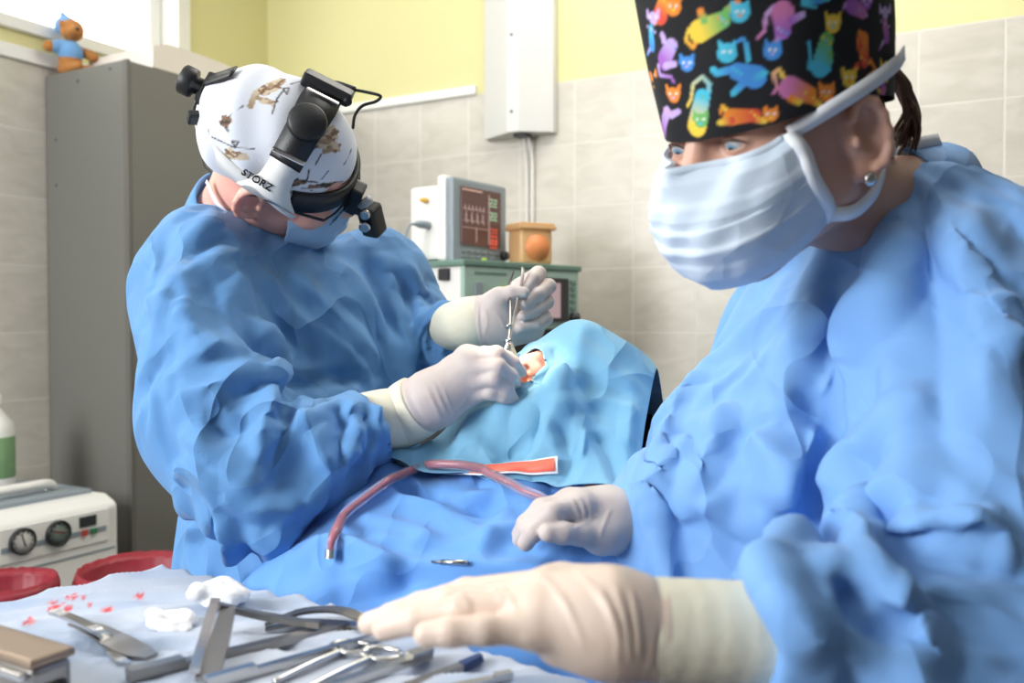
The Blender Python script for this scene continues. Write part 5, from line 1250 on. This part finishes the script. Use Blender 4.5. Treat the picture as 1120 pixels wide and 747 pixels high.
TP += [PN - PF * .017 + PR @ np.array([a, 0, b]) for a, b in ((0, 0), (.05, 0), (-.05, 0), (0, -.06), (.04, -.05), (-.04, -.05), (0, .05), (-.05, .05))]
TP = np.array(TP)
def tps_fit(X, z, lam=2e-5):
    n = len(X); r2 = ((X[:, None] - X[None]) ** 2).sum(-1); K = .5 * r2 * np.log(r2 + 1e-12) + lam * np.eye(n)
    A = np.zeros((n + 3, n + 3)); A[:n, :n] = K; A[:n, n] = 1; A[:n, n + 1:] = X; A[n:, :n] = A[:n, n:].T
    return np.linalg.solve(A, np.concatenate([z, np.zeros(3)]))
TC = tps_fit(TP[:, :2], TP[:, 2])
def Hs(XY):
    r2 = ((XY[:, None] - TP[None, :, :2]) ** 2).sum(-1); return (.5 * r2 * np.log(r2 + 1e-12)) @ TC[:-3] + TC[-3] + XY @ TC[-2:]
def strip_sheet(name, lo, up, off, nu=130, nv=110, edge=0.0):
    Lc = np.array(catmull(lo, 16)); Uc = np.array(catmull(up, 16))
    def rs(C):
        d = np.concatenate([[0], np.cumsum(np.linalg.norm(np.diff(C, axis=0), axis=1))]); t = np.linspace(0, d[-1], nu); return np.stack([np.interp(t, d, C[:, k]) for k in range(2)], 1)
    Lc, Uc = rs(Lc[:, :2]), rs(Uc[:, :2]); t = np.linspace(0, 1, nv)[:, None, None]; XY = (Lc[None] * (1 - t) + Uc[None] * t).reshape(-1, 2)
    V = np.concatenate([XY, (Hs(XY) + off)[:, None]], 1)
    Q = [(i * nu + j, i * nu + j + 1, (i + 1) * nu + j + 1, (i + 1) * nu + j) for i in range(nv - 1) for j in range(nu - 1)]
    return np_mesh(name, V, Q)
p2 = lambda *a: P(*a)[:2]
# blue body drape
bd = strip_sheet('body_drape', [(-.46, .98), (-.38, .70), (-.2, .60), (0, .55), (.17, .60), (.20, .80)], [(-.42, 1.10), (-.30, 1.17), (-.2, 1.17), (-.10, 1.12), (.0, 1.07), (.06, 1.02), (.13, .99), (.2, .9)], 0, 170, 150)
df = [([(330, 560), (400, 590), (470, 600)], .006, .03, .6), ([(432, 525), (470, 545), (545, 560)], -.010, .02, .7), ([(430, 540), (480, 552), (560, 548), (590, 560)], .009, .022, .85), ([(350, 590), (420, 618), (520, 624), (620, 622)], .008, .022, .8),
      ([(520, 612), (545, 590), (575, 575)], .008, .018, .95), ([(460, 625), (420, 650), (350, 660)], -.008, .025, .8), ([(560, 545), (545, 580), (500, 600)], .005, .02, .9), ([(370, 560), (410, 540), (430, 530)], .006, .02, .9), ([(600, 615), (640, 625), (680, 620)], -.008, .018, .8),
      ([(280, 620), (330, 600), (380, 605), (440, 640)], .008, .025, .8), ([(480, 560), (520, 580), (540, 600)], .004, .015, .95), ([(400, 570), (450, 580), (480, 600)], .005, .02, .8)]
V = co_of(bd).astype(float); t_ = np.repeat(np.linspace(0, 1, 150), 170); k_ = np.clip((t_ - .86) / .09, 0, 1); V[:, 2] -= .014 * k_ * k_ * (3 - 2 * k_); set_co(bd, V)
folds(bd, [(a, b * 1.7, c * .9, d) for a, b, c, d in df]); clear_of(bd, (S, S2), .004)
o = link('body_drape', bd, M['drape']); tag(o, 'blue surgical drape covering the patient in front of the surgeon', 'drape'); grid_solid(o, .0012, -1)
bdv = bvh_of(bd)
# pale face drape with its opening for the nose
td = strip_sheet('face_drape', [p2(360, 530, 1.09), p2(430, 531, 1.065), p2(520, 534, 1.035), p2(585, 534, 1.01), p2(612, 546, .99), p2(650, 552, .98), p2(688, 556, .97)],
                 [(-.22, 1.17), (-.10, 1.25), (.0, 1.33), (.08, 1.37), (.14, 1.37), (.19, 1.31), (.205, 1.21)], .011, 240, 230)
tf = [([(590, 386), (610, 420), (600, 470), (580, 500)], .006, .025, .8), ([(640, 470), (636, 500), (628, 535)], .004, .006, .95), ([(560, 440), (520, 460), (500, 500)], .008, .03, .8), ([(585, 440), (580, 480), (560, 510)], -.008, .025, .7),
      ([(625, 372), (660, 400), (700, 430)], .005, .02, .8), ([(600, 450), (650, 440), (690, 450)], .005, .02, .9), ([(650, 470), (670, 500), (680, 530)], -.007, .02, .8), ([(610, 460), (625, 500), (610, 530)], -.006, .02, .8),
      ([(480, 480), (450, 500), (420, 512)], .006, .02, .8), ([(515, 478), (540, 500), (600, 500)], .005, .018, .9), ([(690, 440), (685, 490), (675, 540)], .005, .015, .9), ([(590, 452), (610, 490)], .004, .012, .95)]
folds(td, [(a, b * 1.4, c * .9, d) for a, b, c, d in tf]); clear_of(td, (S, S2), .005)
V = co_of(td).astype(float); bm = bmesh.new(); bm.from_mesh(td); bm.verts.ensure_lookup_table()
ov = PN + np.array([.004, .006, 0])
rel = (V - ov) @ PR; ins = (rel[:, 0] / .021) ** 2 + ((rel[:, 2] + .004) / .026) ** 2 < 1
bmesh.ops.delete(bm, geom=[v for v, k in zip(list(bm.verts), ins) if k and abs((V[v.index] - ov) @ PR[:, 1]) < .09], context='VERTS')
bm.to_mesh(td); bm.free()
o = link('face_drape', td, M['teal']); tag(o, 'pale teal drape over the head of the patient with an opening at the nose', 'drape'); grid_solid(o, .001, -1)
tdv = bvh_of(td)
# darker sheet showing beyond the hem of the face drape
nd = strip_sheet('under_drape', [p2(690, 540, .985), p2(706, 500, 1.04), p2(722, 455, 1.10), p2(730, 420, 1.17)], [(.32, .98), (.335, 1.06), (.33, 1.15), (.30, 1.24)], -.004, 60, 50)
V = co_of(nd).astype(float); set_co(nd, V)
o = link('under_drape', nd, M['navy']); tag(o, 'dark blue sheet showing past the right hem of the teal drape', 'drape'); grid_solid(o, .001, -1)

# ---------------------------------------------------------------- tape, tubing and cannula on the drapes
def dense(lst, n=6): return [tuple(a) for a in catmull([np.array([x, y, 0.]) for x, y in lst], n)]
def lay_n(lst, lift):
    """points on the uppermost cloth and the cloth's normals there"""
    out, nn = [], []
    for p_ in lst:
        d = Vector(P(p_[0], p_[1], 1.0)) - CAMV; d.normalize(); best = None
        for b in (bdv, tdv):
            h = b.ray_cast(CAMV, d)
            if h[0] is not None and (best is None or h[3] < best[3]): best = h
        if best is None: continue
        n_ = np.array(best[1]); n_ = -n_ if n_ @ np.array(d) > 0 else n_
        out.append(np.array(best[0]) + n_ * lift); nn.append(n_)
    k = np.array(nn); 
    for _ in range(6): k[1:-1] = (k[:-2] + k[1:-1] + k[2:]) / 3
    k /= np.linalg.norm(k, axis=1)[:, None]; o_ = np.array(out)
    for _ in range(2): o_[1:-1] = (o_[:-2] + 2 * o_[1:-1] + o_[2:]) / 4
    return list(o_), list(k)
def lay(lst, lift, bv=None):
    out = []
    for p_ in lst:
        h = [a for a in (hit(b, *p_) for b in (bv or (bdv, tdv))) if a is not None]
        if h: out.append(min(h, key=lambda a: PX(a)[2]) + np.array([0, -.15, 1.0]) * lift)
    return out
cl_, nn_ = lay_n([(459 + 7.5 * i, 519 - .028 * max(0, i - 3) ** 2) for i in range(21)], .006)
tp_ = empty('adhesive_strip', cl_[0], 'orange adhesive strip with white border stuck across the teal drape', 'tape')
part(link('backing', ribbon_me(cl_, nn_, [.012, .018, .02, .019, .019, .02, .022], .0006), mat('white_backing', (240, 240, 240), .6)), tp_)
part(link('strip', ribbon_me([p_ + n_ * .0014 for p_, n_ in zip(cl_[:-1], nn_)] + [cl_[-1] * .6 + cl_[-2] * .4 + nn_[-1] * .0014], nn_, [.011, .016, .015, .014, .015, .016], .0006), mat('orange_strip', (250, 112, 88), .5)), tp_)
tl_, _k = lay_n(dense([(369, 606), (370, 590), (380, 568), (400, 547), (430, 527), (465, 516), (500, 514), (530, 520), (555, 532), (580, 546), (606, 561), (640, 590)]), .0088)
tb = empty('suction_tube', tl_[0], 'clear plastic tube with red fluid inside looping over the drapes', 'tube')
clr = bpy.data.materials.new('clear_tube'); T = NT(clr); T.b.inputs['Base Color'].default_value = lin(244, 226, 234); T.b.inputs['Transmission Weight'].default_value = .8; T.b.inputs['Roughness'].default_value = .12; T.b.inputs['IOR'].default_value = 1.2
part(link('wall', tube_me(tl_, .0058, 16, 2), clr), tb)
part(link('fluid', tube_me(tl_, [.0018, .0034, .0028, .0026, .003, .0036, .0038, .0024, .0016, .002, .0015], 10, 2), mat('red_fluid', (176, 60, 86), .2)), tb)
e0 = tl_[0] - (tl_[1] - tl_[0]) / np.linalg.norm(tl_[1] - tl_[0]) * .004; part(link('end_fitting', cuff_me(e0, tl_[0] + (tl_[4] - tl_[0]) * .5, .0064, .0064), M['steel']), tb)
cn = lay([(472, 618.5), (512, 620)], .004)
ca = tag(link('cannula', join_me([tube_me([cn[0], cn[1]], [.0014, .0016], 10, 4, False), tube_me([cn[0] * .75 + cn[1] * .25, cn[1]], [.0026, .0028], 12, 4, False)]), M['steel']), 'thin steel cannula lying on the blue drape above the near glove', 'cannula')

# ---------------------------------------------------------------- instrument table
TZ = .972; KB = np.array([-.393, 1.0]); KD = np.array([.795, -.607]); KD /= np.linalg.norm(KD); KE = np.array([KD[1], -KD[0]])
if KE[1] > 0: KE = -KE
KLX, KLY = .60, .56
def K(a, b, z): p_ = KB + KD * a + KE * b; return np.array([p_[0], p_[1], z])
KR = np.stack([[KD[0], KD[1], 0], [-KE[0], -KE[1], 0], [0, 0, 1.]], 1).astype(float)
def kbox(name, a0, a1, b0, b1, z0, z1, m, par, bev=.003):
    return part(link(name, box_me((a1 - a0, b1 - b0, z1 - z0), bev, 2, M4=frame4(K((a0 + a1) / 2, (b0 + b1) / 2, (z0 + z1) / 2), KR)), m, smooth=False), par)
it = empty('instrument_table', K(KLX / 2, KLY / 2, 0), 'small instrument table in front, under the pale crumpled sheet', 'table')
kbox('tabletop', .006, KLX - .006, .006, KLY - .006, TZ - .022, TZ - .0035, M['steel'], it)
kbox('post', .03, .07, KLY - .1, KLY - .06, .05, TZ - .02, M['steel'], it); kbox('arm', .03, KLX - .05, KLY - .09, KLY - .07, TZ - .045, TZ - .022, M['steel'], it)
kbox('foot', .0, .1, .2, KLY, .02, .05, M['steel'], it); kbox('foot', -.05, .45, KLY - .1, KLY - .06, .02, .05, M['steel'], it)
for a, b in ((.05, .22), (-.03, KLY - .08), (.43, KLY - .08), (.05, KLY - .02)):
    part(link('caster', lathe_me([(.012, 0), (.02, .006), (.02, .018), (.012, .022)], 16, M4=frame4(K(a, b, 0), np.eye(3))), M['rubber']), it)
nx, ny = 190, 170; V = []; rs_ = np.random.RandomState(4)
aa = np.linspace(-.006, KLX + .006, nx); bb = np.linspace(-.006, KLY + .006, ny); A_, B_ = np.meshgrid(aa, bb)
Zc = np.zeros_like(A_)
for i in range(34):
    th = rs_.uniform(.15, 1.1) if i % 3 else rs_.uniform(0, 3.1); f = rs_.uniform(18, 85); ph = rs_.uniform(0, 6.3); cx, cy, sg = rs_.uniform(0, KLX), rs_.uniform(0, KLY), rs_.uniform(.05, .16)
    env = np.exp(-((A_ - cx) ** 2 + (B_ - cy) ** 2) / (2 * sg * sg)); Zc += env * .0075 * (1 - np.abs(np.sin((A_ * math.cos(th) + B_ * math.sin(th)) * f + ph))) ** 1.5
Zc = np.clip(Zc, 0, .014)
edge_ = np.minimum(np.minimum(A_ + .006, KLX + .006 - A_), np.minimum(B_ + .006, KLY + .006 - B_))
drop = np.clip(1 - edge_ / .008, 0, 1) ** 2 * .016
for i in range(ny):
    for j in range(nx): V.append(K(A_[i, j], B_[i, j], TZ - .0015 + Zc[i, j] - drop[i, j]))
Q = [(i * nx + j, i * nx + j + 1, (i + 1) * nx + j + 1, (i + 1) * nx + j) for i in range(ny - 1) for j in range(nx - 1)]
cv = np_mesh('table_cover', V, Q)
cvv = bvh_of(cv)
def T_(px, py, lift=0.0):
    h = hit(cvv, px, py); 
    if h is None: h = onz(px, py, TZ + .002)
    return h + np.array([0, 0, lift])
BL = (.62, .05, .06, 1); BL2 = (.75, .25, .24, 1); st = []
rng = random.Random(8)
def spot(px, py, w_, h_, n=7):
    for i in range(n):
        x, y = px + rng.uniform(-w_, w_), py + rng.uniform(-h_, h_); st.append(([T_(x, y), T_(x + rng.uniform(-3, 3), y + rng.uniform(-1, 1))], rng.uniform(.0012, .0035), rng.uniform(.001, .0025), BL, BL2 if rng.random() < .4 else BL))
spot(63, 663, 6, 3, 9); spot(75, 668, 4, 2, 7); spot(82, 653, 8, 2, 7); spot(116, 668, 4, 2.5, 8); spot(152, 654, 4, 2, 7); spot(30, 680, 4, 2, 5); spot(98, 660, 3, 2, 2)
paint(cv, (.46, .50, .59, 1), st)
M['coverp'] = cloth_mat('printed_cover', (222, 226, 236), crease=.35, scale=14, transl=0)
T = NT(M['coverp']); a_ = T.n('ShaderNodeVertexColor'); a_.layer_name = 'paint'
co = T.n('ShaderNodeTexCoord'); nz = T.n('ShaderNodeTexNoise', i_Scale=9.0, i_Detail=3.0); T.l(co.outputs['Object'], nz.inputs['Vector'])
mr = T.n('ShaderNodeMapRange', i_From_Min=.45, i_From_Max=.7); T.l(nz.outputs['Fac'], mr.inputs['Value'])
mx = T.n('ShaderNodeMixRGB', blend_type='MULTIPLY'); T.l(mr.outputs[0], mx.inputs[0]); T.l(a_.outputs[0], mx.inputs[1]); mx.inputs[2].default_value = (.72, .82, .95, 1); T.l(mx.outputs[0], T.b.inputs['Base Color'])
o = link('table_cover', cv, M['coverp']); tag(o, 'crumpled pale blue sheet with red stains spread on the instrument table', 'sheet'); grid_solid(o, .0012, -1)

# gauze
def gauze(px, py, rx, ry, rz, label, seed):
    c = T_(px, py, rz * .7); r_ = random.Random(seed); S = Sdf()
    for i in range(16):
        a = r_.uniform(0, 6.28); d = r_.uniform(.1, .75); k = r_.uniform(.45, .7)
        S.ell(c + KR @ np.array([rx * d * math.cos(a), ry * d * math.sin(a), r_.uniform(-.3, .5) * rz]), np.array([rx * k * .7, ry * k * .7, rz * r_.uniform(.4, .8)]), KR, .003)
    S.plane(np.array([c[0], c[1], T_(px, py)[2] + .0015]), np.array([0, 0, -1.]))
    me = sdf_mesh('gauze_pad', S, .0022, smooth=1); V = co_of(me).astype(float); N = no_of(me)
    d = .0014 * np.sin(V[:, 0] * 210 + 3 * np.sin(V[:, 1] * 130)) * np.sin(V[:, 1] * 170 + V[:, 2] * 200); d[N[:, 2] < -.5] = 0
    set_co(me, V + N * d[:, None]); return tag(link('gauze_pad', me, M['gauze']), label, 'gauze')
gauze(238, 661, .03, .024, .013, 'larger white gauze wad near the back edge of the instrument table', 1)
gauze(184, 689, .03, .018, .009, 'smaller white gauze wad lying nearest the red stains', 2)

# ---------------------------------------------------------------- instruments
def flat_bar(pts, wid, th, m, nrm=(0, 0, 1), n=6): return ribbon_me(pts, [np.asarray(nrm, float)] * len(pts), wid, th, n)
# steel sterilising case at the left corner
i0 = T_(84, 735); cc = T_(10, 720)
case = empty('instrument_case', T_(20, 730), 'steel slotted instrument case at the near left corner of the table', 'case')
ca0 = to = None
cx = np.array([.86, -.50, 0]); cy = np.array([.50, .86, 0]); CR = np.stack([cx, cy, np.array([0, 0, 1.])], 1)
c1 = onz(82, 706, TZ + .047) - CR @ np.array([0, .032, .043])     # near right lower corner
def cbox(name, x0, x1, y0, y1, z0, z1, m, bev=.003):
    return part(link(name, box_me((x1 - x0, y1 - y0, z1 - z0), bev, 2, M4=frame4(c1 + CR @ np.array([(x0 + x1) / 2, (y0 + y1) / 2, (z0 + z1) / 2]), CR)), m, smooth=False), case)
cbox('shell', -.16, 0, 0, .03, 0, .036, M['dsteel'], .005); cbox('lid', -.162, .002, -.002, .032, .0365, .043, mat('bronze_steel', (150, 132, 116), .35, 1), .003)
cbox('front_rail', -.15, -.004, -.006, -.0005, .028, .034, M['steel'], .002); cbox('front_rail', -.15, -.004, -.006, -.0005, .012, .018, M['steel'], .002)
cbox('slot', .0005, .003, .007, .024, .016, .023, M['rubber'], .001)
# speculum: two polished blades
def inst(name, loc, label, cat_): return empty(name, loc, label, cat_)
s1 = inst('retractor', T_(120, 710), 'bent steel retractor with dark blade beside the instrument case', 'retractor')
part(link('handle', flat_bar([T_(58, 686, .014), T_(75, 692, .014), T_(100, 702, .012), T_(116, 709, .010)], .009, .003, None), M['steel'], smooth=False), s1)
part(link('blade', flat_bar([T_(78, 690, .006), T_(100, 697, .008), T_(125, 708, .006), T_(150, 718, .004), T_(166, 722, .003)], [.006, .018, .024, .022, .012], .0022, None), M['dsteel'], smooth=False), s1)
part(link('tip', flat_bar([T_(116, 709, .010), T_(120, 715, .006), T_(130, 726, .004), T_(142, 730, .003)], [.009, .010, .008, .004], .0025, None), M['steel'], smooth=False), s1)
# long bars lying side by side
def bar(name, a, b, wid, th, m, label, cat_, lift=.004, tipw=None, extra=None):
    pa, pb = T_(*a, lift), T_(*b, lift); o = inst(name, (pa + pb) / 2, label, cat_)
    d = pb - pa
    part(link('shaft', flat_bar([pa, pa + d * .5, pb], wid if tipw is None else [wid, wid, tipw], th, None), m, smooth=False), o)
    part(link('grip', flat_bar([pa + np.array([0, 0, th * .6]), pa + d * .22 + np.array([0, 0, th * .6])], wid * 1.15, th * .8, None), m, smooth=False), o)
    return o
bar('chisel', (140, 748), (380, 690), .010, .006, M['dsteel'], 'longest dull steel chisel lying across the table from the front edge', 'chisel', .005)
bar('elevator', (225, 757), (440, 695), .007, .006, M['steel'], 'slim steel elevator beside the long chisel', 'elevator', .005, .004)
ck = inst('raspatory', T_(232, 720), 'upright angled steel raspatory with bright edge and dark face', 'raspatory')
part(link('bright_edge', flat_bar([T_(213, 752, .012), T_(222, 725, .016), T_(236, 692, .028)], .0075, .004, None, (.2, -.8, .5)), M['steel'], smooth=False), ck)
part(link('face', flat_bar([T_(226, 752, .006), T_(238, 725, .012), T_(250, 694, .022)], [.016, .016, .012], .004, None, (.1, -.5, .85)), M['dsteel'], smooth=False), ck)
part(link('shank', flat_bar([T_(240, 694, .024), T_(290, 692, .014), T_(350, 694, .008)], [.010, .009, .006], .005, None), M['dsteel'], smooth=False), ck)
tw = inst('tissue_forceps', T_(340, 686), 'dark broad tissue forceps under the fingertips of the near glove', 'forceps')
part(link('arm', flat_bar([T_(290, 694, .008), T_(330, 684, .012), T_(372, 685, .014), T_(405, 693, .010)], [.004, .012, .014, .011], .0025, None), M['dsteel'], smooth=False), tw)
part(link('arm', flat_bar([T_(290, 695, .005), T_(330, 688, .006), T_(372, 690, .006), T_(405, 695, .008)], [.004, .012, .014, .011], .0025, None), M['dsteel'], smooth=False), tw)
# ring-handled forceps
def ring_me(c, rx, ry, r, ang, n=30, R=KR):
    pts = [c + R @ np.array([rx * math.cos(t) * math.cos(ang) - ry * math.sin(t) * math.sin(ang), rx * math.cos(t) * math.sin(ang) + ry * math.sin(t) * math.cos(ang), 0]) for t in np.linspace(0, 2 * math.pi, n)]
    return tube_me(pts, r, 8, 1, False)
sf = inst('ring_forceps', T_(385, 722), 'steel ring-handled forceps with two finger rings below the near glove', 'forceps')
for (cx_, cy_), (ex, ey) in (((384, 715), (300, 752)), ((417, 722), (330, 762))):
    c_ = T_(cx_, cy_, .005)
    part(link('finger_ring', ring_me(c_, .0165, .0115, .0026, .25), M['steel']), sf)
    part(link('shank', tube_me([c_ + (T_(ex, ey, .004) - c_) * .09, (c_ + T_(ex, ey, .004)) / 2 + np.array([0, 0, .001]), T_(ex, ey, .004)], [.003, .0032, .0026], 8), M['steel']), sf)
bar('gouge', (470, 722), (360, 760), .009, .006, M['steel'], 'short thick steel gouge right of the ring-handled forceps', 'gouge', .005, .008)
b5 = inst('knife_handle', T_(500, 735), 'steel handle with dark blue tip at the right end of the table', 'knife')
part(link('handle', flat_bar([T_(430, 765, .005), T_(505, 736, .005)], .008, .005, None), M['dsteel'], smooth=False), b5)
part(link('tip', flat_bar([T_(505, 736, .005), T_(527, 727, .006)], [.009, .006], .006, None), mat('dark_blue_tip', (40, 60, 104), .4), smooth=False), b5)
bar('probe', (560, 745), (470, 762), .006, .004, M['steel'], 'thin steel probe at the table corner nearest the near glove cuff', 'probe', .004, .003)

# ---------------------------------------------------------------- instruments in the surgeon's hands
nf_ = inst('bayonet_forceps', P(560, 340, 1.19), 'steel forceps pinched upright in the far left glove above the nose', 'forceps')
part(link('arm', ribbon_me([P(572, 293, 1.272), P(571, 308, 1.262), P(565, 335, 1.232), P(559, 362, 1.19), P(556, 378, 1.16)], [np.array([.9, -.3, .2])] * 5, [.007, .007, .005, .0035, .003], .0016), M['steel'], smooth=False), nf_)
part(link('arm', ribbon_me([P(561, 297, 1.275), P(557, 312, 1.265), P(557, 335, 1.235), P(557, 358, 1.195), P(555, 376, 1.162)], [np.array([-.9, -.3, .2])] * 5, [.008, .0095, .0075, .004, .003], .0016), M['dsteel'], smooth=False), nf_)
part(link('screw', lathe_me([(.0003, -.003), (.0035, -.003), (.0035, .003), (.0003, .003)], 14, M4=frame4(P(556.5, 357, 1.193), look_z((.3, -.9, .2)))), M['steel']), nf_)
ns = inst('nasal_speculum', P(562, 385, 1.13), 'bright funnel-tipped steel speculum held in the near glove at the nose', 'speculum')
for dx, k in ((-2.5, -1), (3, 1)):
    part(link('blade', ribbon_me([P(555 + dx, 372, 1.145), P(558 + dx * 1.2, 384, 1.138), P(565 + dx, 394, 1.128), P(572 + dx * .6, 402, 1.118)], [np.array([k * .8, -.5, .3])] * 4, [.006, .010, .007, .004], .0014), M['steel'], smooth=False), ns)
part(link('hinge', lathe_me([(.0003, -.004), (.004, -.004), (.004, .004), (.0003, .004)], 14, M4=frame4(P(556, 374, 1.142), look_z((.3, -.9, .2)))), M['steel']), ns)
part(link('shaft', tube_me([P(556, 374, 1.142), P(550, 392, 1.115), P(548, 420, 1.10), P(556, 438, 1.098)], .0022, 8), M['steel']), ns)
